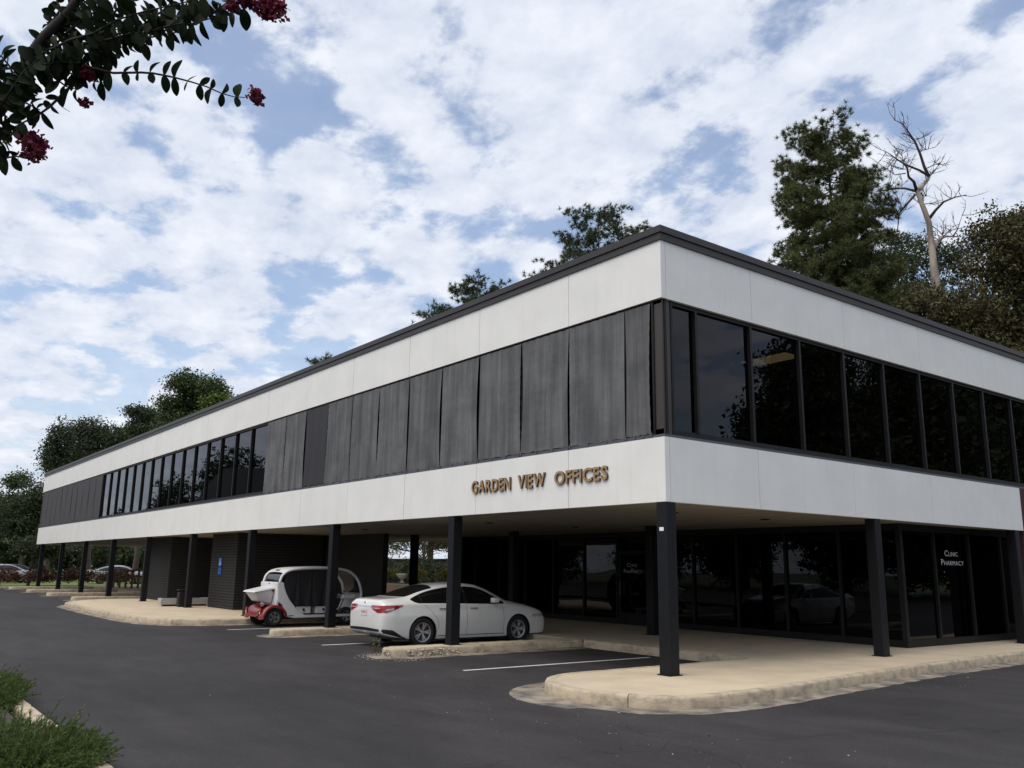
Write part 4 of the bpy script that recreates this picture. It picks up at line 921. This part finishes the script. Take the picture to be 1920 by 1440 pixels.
b_, top = gpos(1190, 428, 58)
pine('pine_tree', 'small pine top leaning at the roof corner', b_, top, .74, [(.5,2.6),(.85,2.2),(1,.7)], m_pine2, nbr=20, tuft_len=.27, per=26, width=.032, trunk_r=.2, fill=1.2, group=PG, clump=6)
b_, top = gpos(895, 540, 62)
pine('pine_tree', 'rounded pine top above the middle of the roofline', b_, top, .70, [(.6,3.6),(.85,2.9),(.93,2.0),(1,.9)], m_pine2, nbr=40, tuft_len=.30, per=24, width=.038, trunk_r=.24, fill=1.2, group=PG, clump=6)
b_, top = gpos(822, 592, 62)
pine('pine_tree', 'sparse low pine sprigs showing over the middle roofline', b_, top, .78, [(.6,3.6),(.85,2.8),(1,.9)], m_pine2, nbr=22, tuft_len=.36, per=14, width=.042, trunk_r=.2, fill=.8, group=PG, clump=5)
b_, top = gpos(607, 680, 70)
pine('pine_tree', 'single tiny pine tip just clearing the roof coping', b_, top, .75, [(.6,2.0),(.9,1.4),(1,.6)], m_pine2, nbr=16, tuft_len=.4, per=16, width=.05, trunk_r=.2, fill=1.1, group=PG, clump=6)
# broadleaf trees along the rear and the far end
def rel(px, py, D, base, rx, rz, ry=None):
    p = at(px, py, D); return (p.x-base.x, p.y-base.y, p.z-base.z, rx, ry or rx, rz)
def tree_px(name, label, D, cx, pxblobs, leafm, **k):
    base, _ = gpos(cx, 900, D); s = D/FPX; bl = [rel(x, y, D+dz, base, rx*s, rz*s) for x, y, rx, rz, dz in pxblobs]
    h = max(b[2]+b[5] for b in bl); return broadleaf(name, label, base, h, bl, leafm, **k)
tree_px('magnolia_tree', 'dense bronze-leaved tree at the right edge above the roof', 36, 1870, [(1880,470,70,85,0),(1790,600,90,70,0),(1900,600,90,90,1),(1930,500,70,80,1.5),(1850,700,140,90,0),(1740,580,45,40,-.5),(1960,420,60,50,1)], m_mag, nclump=1900, per=38, leaf=.15, clump_r=.36, trunk_r=.4, group='broadleaf trees behind the office building')
tree_px('oak_tree', 'dark green tree behind the dead trunk', 56, 1720, [(1700,480,55,50,0),(1660,560,60,60,0),(1780,490,45,40,1),(1740,590,70,70,1)], m_dark, nclump=520, per=44, leaf=.18, clump_r=.5, group='broadleaf trees behind the office building')
tree_px('oak_tree', 'layered green tree over the left part of the roof', 66, 362, [(350,722,36,20,0),(395,728,26,17,-1),(318,760,28,16,0),(370,762,40,22,1),(410,755,24,20,0),(340,800,48,28,0)], m_oak, nclump=430, per=52, leaf=.20, clump_r=.62, trunk_r=.3, group='broadleaf trees behind the office building')
tree_px('young_tree', 'bright leafy treetop against the layered green tree over the roof', 64, 408, [(398,752,14,16,0),(420,752,12,8,0),(402,775,26,16,0)], m_young, nclump=90, per=30, leaf=.25, clump_r=.5, trunk_r=.15, group='broadleaf trees behind the office building')
tree_px('oak_tree', 'small flat-topped tree over the left roofline', 72, 268, [(262,775,26,9,0),(285,785,18,10,0),(268,805,30,16,0)], m_dark, nclump=130, per=50, leaf=.21, clump_r=.55, trunk_r=.2, group='broadleaf trees behind the office building')
tree_px('oak_tree', 'feathery tree at the left end of the roofline', 76, 105, [(115,820,16,32,0),(95,850,18,26,0),(110,880,28,26,0),(128,840,12,30,0)], m_dark, nclump=190, per=48, leaf=.22, clump_r=.6, trunk_r=.2, group='broadleaf trees behind the office building')
tree_px('oak_tree', 'broad dark tree behind the left roofline', 80, 180, [(150,815,24,26,0),(178,815,26,26,0),(210,820,30,22,0),(240,825,26,18,0),(180,860,60,30,0)], m_dark, nclump=420, per=50, leaf=.22, clump_r=.6, trunk_r=.3, group='broadleaf trees behind the office building')
tree_px('oak_tree', 'dark tree beside the far left end of the building', 84, 62, [(50,960,40,50,0),(72,930,22,34,0),(30,1000,50,50,0),(80,1010,40,60,0)], m_dark, nclump=420, per=52, leaf=.25, clump_r=.75, trunk_r=.3, group='trees at the far end')
tree_px('oak_tree', 'taller tree crown at the left picture edge', 88, 20, [(32,902,22,14,0),(0,940,30,24,0),(10,980,50,40,0)], m_oak, nclump=330, per=50, leaf=.25, clump_r=.75, trunk_r=.3, group='trees at the far end')
tree_px('oak_tree', 'wide low dark tree seen under the left end of the building', 92, 150, [(130,1035,50,32,0),(200,1040,60,32,0),(260,1035,60,34,2),(60,1040,60,34,0)], m_dark, nclump=480, per=36, leaf=.36, clump_r=.8, trunk_r=.3, group='trees at the far end')
tree_px('oak_tree', 'low dark tree behind the parked cars at the left edge', 86, 0, [(0,1030,50,34,0),(40,1045,40,28,0),(-50,1030,60,40,0)], m_dark, nclump=330, per=36, leaf=.36, clump_r=.8, trunk_r=.3, group='trees at the far end')
b_ = Vector((-60.5, .2, 0)); tree_b = broadleaf('small_tree', 'small multi-stemmed tree between the left columns', b_, 3.6, [(0,.2,2.9,1.6,1.6,.7),(-.3,1.2,2.6,1.2,1.2,.6)], m_dark, nclump=130, per=30, leaf=.2, clump_r=.4, trunk_r=.1, trunk_h=.3, group='trees at the far end')
# shrubs
def shrub(name, label, base, bl, leafm, n, leaf, cr, group=None, per=30): return broadleaf(name, label, base, max(b[2]+b[5] for b in bl), bl, leafm, nclump=n, per=per, leaf=leaf, clump_r=cr, trunk_r=.04, trunk_h=.2, group=group, cat='shrub')
for i, (x, y_, s, lab) in enumerate(((-60.0, -1.6, 1.0, 'reddish shrub left of the farthest column'), (-60.5, .9, 1.1, 'reddish shrub behind the farthest columns'), (-60.2, 3.4, 1.0, 'reddish shrub in front of the pale silver car'), (-60.0, 6.0, .9, 'reddish shrub beside the wooden handrail'))):
    shrub('red_shrub', lab, (x, y_, .05), [(0,0,.62,1.2*s,1.35*s,.6*s)], m_redbush, 90, .16, .3, 'reddish shrubs at the lot end')
# trees across the drive and the side road, seen mirrored in the glass
def mirror_tree(x, y_, h, lab, grp, n=420, per=30, leaf=.30):
    broadleaf('oak_tree', lab, (x, y_, 0), h, [(0,0,h*.55,h*.27,h*.27,h*.30),(h*.14,h*.1,h*.38,h*.24,h*.24,h*.24),(-h*.16,0,h*.36,h*.24,h*.24,h*.24),(0,0,h*.82,h*.15,h*.15,h*.17),(0,0,h*.2,h*.22,h*.22,h*.18)], m_dark, nclump=n, per=per, leaf=leaf, clump_r=h*.055, group=grp)
for x, y_, h, lab in ((-67, -17, 12.5, 'leafy tree across the drive mirrored in the middle upper windows'), (-76, -18, 12.5, 'taller tree across the drive mirrored in the upper windows'), (-87, -17, 11.5, 'rounded tree across the drive mirrored in the left upper windows'), (-98, -19, 10, 'low tree across the drive mirrored toward the left windows'), (-113, -18, 8.5, 'distant tree across the drive mirrored low in the left windows'), (-132, -20, 8.5, 'farthest tree across the drive mirrored in the leftmost windows'),
        (-24, -37, 11, 'tree across the drive mirrored at the right of the ground-floor glass'), (-33, -40, 12, 'tree across the drive mirrored behind the sedan reflection'), (-43, -38, 12, 'tree across the drive mirrored in the middle ground-floor glass'), (-55, -41, 13, 'tree across the drive mirrored left of the sedan reflection'), (-68, -38, 12, 'low tree across the drive mirrored near the pharmacy door'), (-61, -46, 14, 'tree across the drive mirrored behind the two others by the pharmacy door'), (-80, -42, 13, 'tree across the drive mirrored left of the pharmacy door'), (-49, -47, 14, 'tree across the drive mirrored above the sedan reflection')):
    mirror_tree(x, y_, h, lab, 'trees across the drive', 480, 34, .32)
for x, y_, h, lab in ((21, 31, 9, 'leafy tree across the side road mirrored low in the corner windows'), (25, 41, 18, 'tall tree across the side road mirrored in the third side window'), (28, 48, 20, 'bushy tree across the side road mirrored in the fourth side window'), (24, 54, 20, 'tree across the side road mirrored in the fifth side window'), (28, 61, 21, 'tree across the side road mirrored in the sixth side window'), (24, 68, 21, 'tree across the side road mirrored in the seventh side window'), (28, 77, 22, 'farthest tree along the side road mirrored at the right edge'), (36, 36, 11, 'spreading tree across the side road mirrored in the corner windows')):
    mirror_tree(x, y_, h, lab, 'trees across the side road', 900, 46, .42)
hs = empty('gabled_house', (-57, -16.0, 0), R(60)); tag(hs, 'brown gabled house across the drive reflected in an upper window', 'house')
m_brownw = mat('brown_wall', (.06, .035, .028), .8, vary=.2)
wl = MB(); Pg = [(-4,0),(-4,5.2),(0,9.2),(4,5.2),(4,0)]; wl.add([(x, -5, z) for x, z in Pg]+[(x, 5, z) for x, z in Pg], [(0,1,2,3,4),(9,8,7,6,5),(0,5,6,1),(4,3,8,9)]); wl.build('wall', m_brownw, hs)
rf = MB(); rf.add([(-4.5,-5.4,4.9),(0,-5.4,9.45),(4.5,-5.4,4.9),(-4.5,5.4,4.9),(0,5.4,9.45),(4.5,5.4,4.9),(-4.5,-5.4,4.7),(0,-5.4,9.22),(4.5,-5.4,4.7),(-4.5,5.4,4.7),(0,5.4,9.22),(4.5,5.4,4.7)], [(0,1,4,3),(1,2,5,4),(6,9,10,7),(7,10,11,8),(0,6,7,1),(1,7,8,2),(3,4,10,9),(4,5,11,10),(0,3,9,6),(2,8,11,5)]); rf.build('roof', m_innerdark, hs)
for x in (-2, 1): bx('window', m_carglass, hs, x, x+1.2, 5.0, 5.03, 2.2, 3.6)
# courtyard seen through the passage
cp = empty('planter_box', (-29.4, 13.2, PT)); tag(cp, 'long pale concrete planter in the courtyard seen through the passage', 'planter')
bx('body', m_conc, cp, -4.5, 4.5, -.5, .5, 0, .75, bevel=.03); bx('soil', m_soil, cp, -4.35, 4.35, -.4, .4, .751, .77)
for i, (x, lab) in enumerate(((-32.3, 'yellow-green shrub at the left end of the courtyard planter'), (-29.7, 'yellow-green shrub in the middle of the courtyard planter'), (-26.6, 'yellow-green shrub at the right end of the courtyard planter'))):
    shrub('yellow_shrub', lab, (x, 13.2, PT+.76), [(0,0,.42,.6,.45,.42)], m_yellow, 60, .10, .18, 'shrubs in the courtyard planter')
fb = empty('garden_urn', (-30.7, 13.0, PT+.77)); tag(fb, 'pale rounded garden urn among the courtyard shrubs', 'urn')
MB().lathe([(0,.001),(0,.14),(.04,.15),(.10,.07),(.22,.07),(.30,.2),(.42,.30),(.50,.32),(.50,.28),(.44,.24),(.44,.001)], 24, axis='z').build('bowl', m_signw, fb, True)
hd = tag(empty('garden_wall', (-40, 17.2, 0)), 'dark garden wall closing the courtyard behind the planter', 'wall'); bx('body', m_brick, hd, -16, 18, -.15, .15, 0, 2.15); bx('cap', m_mortar, hd, -16.05, 18.05, -.2, .2, 2.152, 2.24)
tree_px('oak_tree', 'courtyard tree glimpsed under the soffit through the passage', 58, 800, [(735,1018,34,16,0),(790,1020,40,14,1),(850,1014,40,20,0),(680,1010,40,24,0),(810,985,60,24,0)], m_oak, nclump=300, per=40, leaf=.15, clump_r=.42, trunk_r=.12)
shrub('hedge', 'dark clipped hedge along the back of the courtyard', (-34, 15.9, .1), [(-9,0,1.1,3.4,.7,1.1),(-4.5,0,1.1,3.4,.7,1.1),(0,0,1.1,3.4,.7,1.1),(4.5,0,1.1,3.4,.7,1.1),(9,0,1.1,3.4,.7,1.1)], m_dark, 700, .14, .4, per=40)
# wooden handrail by the ramp at the far end
hr = empty('handrail', (0, 0, 0)); tag(hr, 'sloping wooden ramp handrail behind the left columns', 'handrail')
m_wood = mat('weathered_wood', (.17, .11, .08), .8, vary=.3, vscale=8)
ra, rb_ = Vector((-53.5, 3.8, 0)), Vector((-51.4, 5.2, 0))
for k in range(6):
    p = ra.lerp(rb_, k/5); bx('post', m_wood, hr, p.x-.06, p.x+.06, p.y-.06, p.y+.06, PT-.01, PT+.75+.45*k/5)
for z in (.38, .78): MB().tube([ra+Vector((0,0,PT+z)), rb_+Vector((0,0,PT+z+.45))], .045, 6).build('rail', m_wood, hr)

# dead tree: drawn limb by limb
def dead_tree():
    D = 42; s = D/FPX; base, _ = gpos(1748, 500, D); root = empty('dead_tree', base); tag(root, 'bare dead tree with a pale forked trunk beside the tall pine', 'tree')
    o = at(1748, 497, D); rl = Vector((rgt.x, rgt.y, 0)).normalized(); dp = Vector((-rl.y, rl.x, 0))
    def P(cx, cy, d=0): return (o-base) + rl*(((1400+cx/3)-1748)*s) + Vector((0,0,1))*(-((180+cy/3)-497)*s) + dp*d
    tw = MB(); wd = MB()
    trunk = [Vector((.3, .2, 0)), P(1055, 1150), P(1052, 960), P(1050, 830), P(1047, 700), P(1030, 630), P(1012, 570), P(996, 500)]
    wd.tube(trunk, [.30, .24, .185, .155, .138, .125, .112, .10], 10); wd.build('trunk', m_deadwood, root, True)
    limbs = [([(996,505,0),(1030,470,.2),(1070,430,.5),(1105,395,.7),(1130,360,.9),(1170,315,1.1)], .14), ([(1112,375,.7),(1085,320,.6),(1050,255,.3),(1010,200,0),(965,150,-.2),(925,112,-.4),(870,92,-.5)], .085),
        ([(1112,370,.7),(1050,348,.5),(960,325,.3),(885,322,-.2),(840,305,-.4),(805,290,-.5)], .07), ([(992,500,0),(965,465,-.3),(920,452,-.6),(905,410,-.8),(880,385,-.9),(870,430,-1)], .085), ([(988,505,0),(940,472,.3),(880,462,.6),(800,466,.9)], .07),
        ([(985,525,0),(950,570,.5),(918,610,.7),(915,670,.8),(905,745,.9)], .065), ([(1052,670,0),(1068,640,-.4),(1100,605,-.7),(1150,588,-.9),(1207,583,-1.1)], .085), ([(1060,850,0),(1100,800,.4),(1150,755,.8),(1210,722,1.2),(1310,704,1.6)], .14),
        ([(1265,708,1.4),(1290,675,1.4),(1315,625,1.5),(1338,570,1.5)], .04), ([(1200,725,1.2),(1150,690,1.0),(1100,672,.8)], .03), ([(1045,250,.3),(1080,215,.6),(1130,190,.9),(1185,165,1.1)], .035), ([(1000,190,0),(985,130,.3),(1000,85,.5)], .03), ([(1090,330,.7),(1125,325,.3),(1165,318,0)], .03),
        ([(905,430,-.6),(850,435,-.5),(815,400,-.4),(830,345,-.3)], .03), ([(945,325,.2),(940,250,.3),(960,230,.3)], .025), ([(1020,500,.2),(1060,510,.5),(1110,495,.7)], .03), ([(1010,590,0),(1045,565,.4),(1060,555,.6)], .035)]
    for pts, r in limbs:
        pp_ = [P(*q) for q in pts]; n = len(pp_); lb = MB(); lb.tube(pp_, [r*(1-.8*i/(n-1)) for i in range(n)], 7); lb.build('limb', m_deadwood if r > .13 else m_twig, root, True)
        for k in range(int(5+r*40)):
            i = random.randrange(max(0, n//2-1), n-1); a = pp_[i].lerp(pp_[i+1], random.random()); dr = Vector((random.uniform(-1,1), random.uniform(-1,1), random.uniform(-.25,1))).normalized(); L_ = random.uniform(.4, 1.15)
            mid = a+dr*L_*.5+Vector((random.uniform(-.1,.1),)*3); e = mid+(dr+Vector((0,0,.35))).normalized()*L_*.5; tw.tube([a, mid, e], [.02, .014, .008], 4)
            for q in range(3):
                b = a.lerp(mid, .5).lerp(e, random.random()); d2 = (dr+Vector((random.uniform(-1,1), random.uniform(-1,1), random.uniform(-.3,1)))).normalized(); tw.tube([b, b+d2*random.uniform(.2,.5)], [.012, .006], 3)
    tw.build('twigs', m_twig, root)['kind'] = 'stuff'
dead_tree()

# junipers along the near kerb
def juniper(base, rx, ry, h, n, label):
    root = empty('juniper_shrub', base); tag(root, label, 'shrub', 'junipers on the near kerb bed'); V = []; st = MB()
    Vs = []; k = 0
    for i in range(n):
        a = random.uniform(0, 6.28); rr = random.random()**.5; p0 = Vector((rr*rx*.8*math.cos(a), rr*ry*.8*math.sin(a), h*.25*random.random()))
        d = Vector((math.cos(a)*.8*rr+random.uniform(-.35,.35), math.sin(a)*.8*rr+random.uniform(-.35,.35), random.uniform(.25, .9)*(1.1-.6*rr))).normalized(); L_ = random.uniform(.18, .36)*(1 if random.random() < .93 else 1.35)
        st.tube([p0, p0+d*L_*.6, p0+d*L_+Vector((0, 0, -.01))], [.006, .004, .001], 3)
        m_ = 52; t = rng.uniform(.1, 1, size=(m_, 1)); c = np.array(p0)+np.array(d)*L_*t; dd_ = unit(m_)*.8+np.array(d)*.9; dd_ /= np.linalg.norm(dd_, axis=1, keepdims=True)
        ln = .055*(1.15-.7*t)+.012; s = np.cross(dd_, unit(m_)); s /= np.linalg.norm(s, axis=1, keepdims=True)+1e-9
        q = np.empty((m_, 3, 3)); q[:, 0] = c-s*.005; q[:, 1] = c+s*.005; q[:, 2] = c+dd_*ln; Vs.append(q.reshape(-1, 3))
    st.build('stems', m_bark, root); V = np.concatenate(Vs); mk('needles', V, np.arange(len(V)).reshape(-1, 3), m_jun, root)
juniper((-3.7, -9.38, .05), 2.1, .78, .34, 1400, 'low spreading juniper at the left edge behind the bare kerb stone')
juniper((.95, -9.46, .05), 1.35, .80, .28, 1250, 'low spreading juniper nearest the camera at the bottom left corner')
# small weeds at the corner kerb
wv = tag(empty('weed_plant', (-.95, -1.75, G+.01)), 'tiny weed in the joint of the corner kerb', 'weed'); C = rng.normal(size=(60, 3))*np.array([.05,.05,.012])+np.array([0,0,.02]); V, F = leaf_quads(C, .03); mk('leaves', V, F, m_jun, wv)

# crape myrtle hanging over the camera
CM = Vector((5.9, -11.9, .08)); cmr = empty('crape_myrtle', CM); tag(cmr, 'crape myrtle branch with dark leaves and pink blooms hanging in at top left', 'tree')
DM = 3.6
def c5(cx, cy, d=0): return at(cx/3.2, cy/3.2, DM+d)-CM
wood = MB(); hub = c5(-300, 900, .2)
wood.tube([Vector((0,0,-.05)), Vector((.05,.1,1.2)), Vector((.1,.25,2.2)), hub, c5(-60, 700), c5(60, 560), c5(140, 440), c5(180, 350)], [.07,.06,.05,.042,.036,.033,.030,.026], 10)
wood.build('trunk', m_stem, cmr, True)
leaf_me = []
def leaf_mesh(w0, curl=.1):
    n = 7; V = []; F = []
    for i in range(n+1):
        t = i/n; wd = w0*(max(0, math.sin(math.pi*(.03+.955*t**1.05))))**.62*.5; 
        for k in (-1, 0, 1): V.append((k*wd, t, -curl*t*t+(abs(k)*(.05+abs(curl)*.35)*math.sin(math.pi*t))))
    for i in range(n):
        for k in range(2): q = i*3+k; F.append((q, q+1, q+4, q+3))
    me = bpy.data.meshes.new('leaf'); me.from_pydata(V, [], F); me.update(); me.materials.append(m_myrtle); me.polygons.foreach_set('use_smooth', [True]*len(F)); return me
leaf_me = [leaf_mesh(w0, c_) for w0, c_ in ((.50, .10), (.58, .25), (.66, .05), (.44, .38), (.62, -.12), (.54, .18), (.36, .3))]
def put_leaf(p, d, up_, L_, parent):
    d = d.normalized(); s = d.cross(up_); s = s.normalized() if s.length > 1e-4 else d.orthogonal(); n_ = s.cross(d)
    o = bpy.data.objects.new('leaf', random.choice(leaf_me)); col.objects.link(o); o.parent = parent
    M = Matrix((s*L_, d*L_, n_*L_)).transposed().to_4x4(); M.translation = p; o.matrix_local = M
def bloom(px, py, rx, ry, n, d=0, parent=cmr):
    c = c5(px, py, d); sc = DM/FPX/3.2; u = unit(n)*(rng.uniform(.1, 1, size=(n, 1))**.5)*(.72+.45*rng.random((n, 1))**2); 
    Rm = np.array([tuple(rgt), tuple(upv), tuple(fwd)]); C = (u*np.array([rx*sc, ry*sc, (rx+ry)*.5*sc]))@Rm+np.array(c)
    V, F = leaf_quads(C, .021, aspect=.9); o = mk('flower_cluster', V, F, m_bloom, parent); return o
def twig(pts, n, L0, spread=1.0, r=.006, drop=.5, skip=.0, d=0):
    pp_ = [c5(x, y, d+(q[0] if q else 0)) for x, y, *q in pts]; o = MB().tube(pp_, [r*(1-.7*i/(len(pp_)-1)) for i in range(len(pp_))], 7).build('branch', m_stem, cmr, True)
    seg = [0]; 
    for a, b in zip(pp_, pp_[1:]): seg.append(seg[-1]+(b-a).length)
    for i in range(n):
        s = seg[-1]*(i+.5*random.random()+.25)/n; k = max(j for j in range(len(seg)) if seg[j] <= s); k = min(k, len(pp_)-2); p = pp_[k].lerp(pp_[k+1], (s-seg[k])/(seg[k+1]-seg[k])); t = (pp_[k+1]-pp_[k]).normalized()
        for sd in (1, -1):
            if random.random() < skip: continue
            nrm = (upv - t*t.dot(upv)).normalized(); dr = nrm*sd*random.uniform(.75, 1.0)*spread + t*random.uniform(-.1, .45) + fwd*random.uniform(-.45, .45) - Vector((0,0,1))*drop*random.random()
            face = -fwd*random.choice((1, .8))+Vector((random.uniform(-.7,.7), random.uniform(-.7,.7), random.uniform(-.7,.7)))
            put_leaf(p, dr, face, L0*random.uniform(.55, 1.25), o)
    return o
def stem(pts, r0, r1): MB().tube([c5(*q) for q in pts], [r0+(r1-r0)*i/(len(pts)-1) for i in range(len(pts))], 8).build('branch', m_stem, cmr, True)
stem([(150,430),(190,320),(245,240),(330,150),(400,80),(480,-30),(520,-120)], .022, .014)
stem([(140,440),(260,370),(380,330),(520,270),(640,225)], .02, .010)
LL = .070
twig([(560,250),(700,205),(850,165),(960,130),(1060,108)], 8, LL); twig([(640,225,.05),(800,215,.08),(960,190,.1),(1120,150,.1),(1300,100,.1),(1480,50,.08)], 13, LL*1.02)
twig([(520,270),(660,265),(800,255),(900,225),(1050,195),(1150,170)], 11, LL); twig([(300,360),(450,330),(600,310),(720,295)], 9, LL); twig([(300,300,-.1),(420,240,-.1),(560,200,-.1),(700,120,-.1),(860,70,-.1),(1080,20,-.1),(1250,-20,-.1)], 15, LL)
twig([(450,370),(560,410),(680,438),(850,435),(920,440),(1000,455),(1060,468),(1150,492),(1240,520),(1330,560),(1400,580),(1470,585)], 13, LL*.9, drop=.2); twig([(330,320,.1),(430,420,.1),(520,480,.1),(640,500,.1)], 7, LL)
twig([(250,400),(330,470),(400,520),(470,540)], 7, LL); twig([(300,150),(360,60),(340,0),(330,-60)], 5, LL*.8); twig([(400,200),(500,110),(590,60),(640,0)], 8, LL); twig([(450,150),(470,60),(520,0)], 6, LL); twig([(240,260),(300,190),(280,130)], 4, LL*.7)
twig([(380,560),(300,640),(230,690),(120,745),(0,815),(-60,850)], 8, LL*.85); twig([(60,560),(120,600),(200,640),(240,660)], 5, LL*.9); twig([(100,500),(60,400),(10,340),(-40,300)], 7, LL*.9); twig([(60,560),(20,480),(-30,460)], 5, LL*.8); twig([(180,330),(300,400),(420,440),(500,440)], 8, LL)
twig([(120,745),(60,820),(0,870)], 4, LL*.8); twig([(-20,970),(40,945),(100,938),(140,940)], 4, LL*.85, drop=1.0, spread=.6); twig([(0,815),(40,870),(60,920)], 3, LL*.7); twig([(-40,700),(30,690),(60,720)], 4, LL*.8)
twig([(60,600),(130,500),(200,380),(240,300)], 9, LL, d=-.1); twig([(0,640),(80,520),(150,420),(260,330)], 10, LL, d=-.12); twig([(150,420),(260,390),(360,370),(470,380)], 9, LL, d=-.05); twig([(500,260),(640,240),(780,200),(900,190)], 9, LL, d=-.06); twig([(380,300),(520,260),(650,190),(760,160)], 9, LL, d=.06); twig([(250,330),(350,250),(430,160),(480,90)], 8, LL, d=.05); twig([(900,190),(1000,160),(1100,140),(1180,150)], 6, LL, d=-.05); twig([(330,590),(370,640),(420,672)], 0, LL, r=.0025); twig([(600,160),(700,60),(760,0),(800,-50)], 7, LL); twig([(860,150),(980,60),(1040,0)], 6, LL, d=.1); twig([(1100,130),(1180,50),(1240,0)], 6, LL, d=.12); twig([(1250,100),(1330,40),(1380,0)], 4, LL, d=.1)
for a in ((1620,50,118,82,520),(1535,575,52,62,150),(205,880,84,98,420),(500,440,80,42,170),(1400,40,50,40,110),(510,615,36,36,50),(1480,10,80,40,160)): bloom(*a)

# scattered leaf and grit specks on the drive
V = []; F = []
for k in range(420):
    if random.random() < .6: x, y_ = random.uniform(-3, 6), random.uniform(-4.2, -2.4)+random.gauss(0, .3)
    else: x, y_ = random.uniform(-18, 7), random.uniform(-8.6, -2)
    if random.random() < .25: x, y_ = 2.1+random.gauss(0, .25), random.uniform(-1, 9)
    s = random.uniform(.004, .013)*(2 if random.random() < .08 else 1); a = random.uniform(0, 6.28); b = len(V)
    for q in range(4): V.append((x+s*math.cos(a+q*1.57)*random.uniform(.5, 1.3), y_+s*math.sin(a+q*1.57)*random.uniform(.4, 1), G+.005+random.uniform(0, s*.6)))
    F.append((b, b+1, b+2, b+3))
tag(mk('ground_litter', V, F, mat('litter', (.30, .27, .22), .9, island=.6)), 'tiny pale grit and leaf specks scattered on the asphalt', 'litter', kind='stuff')
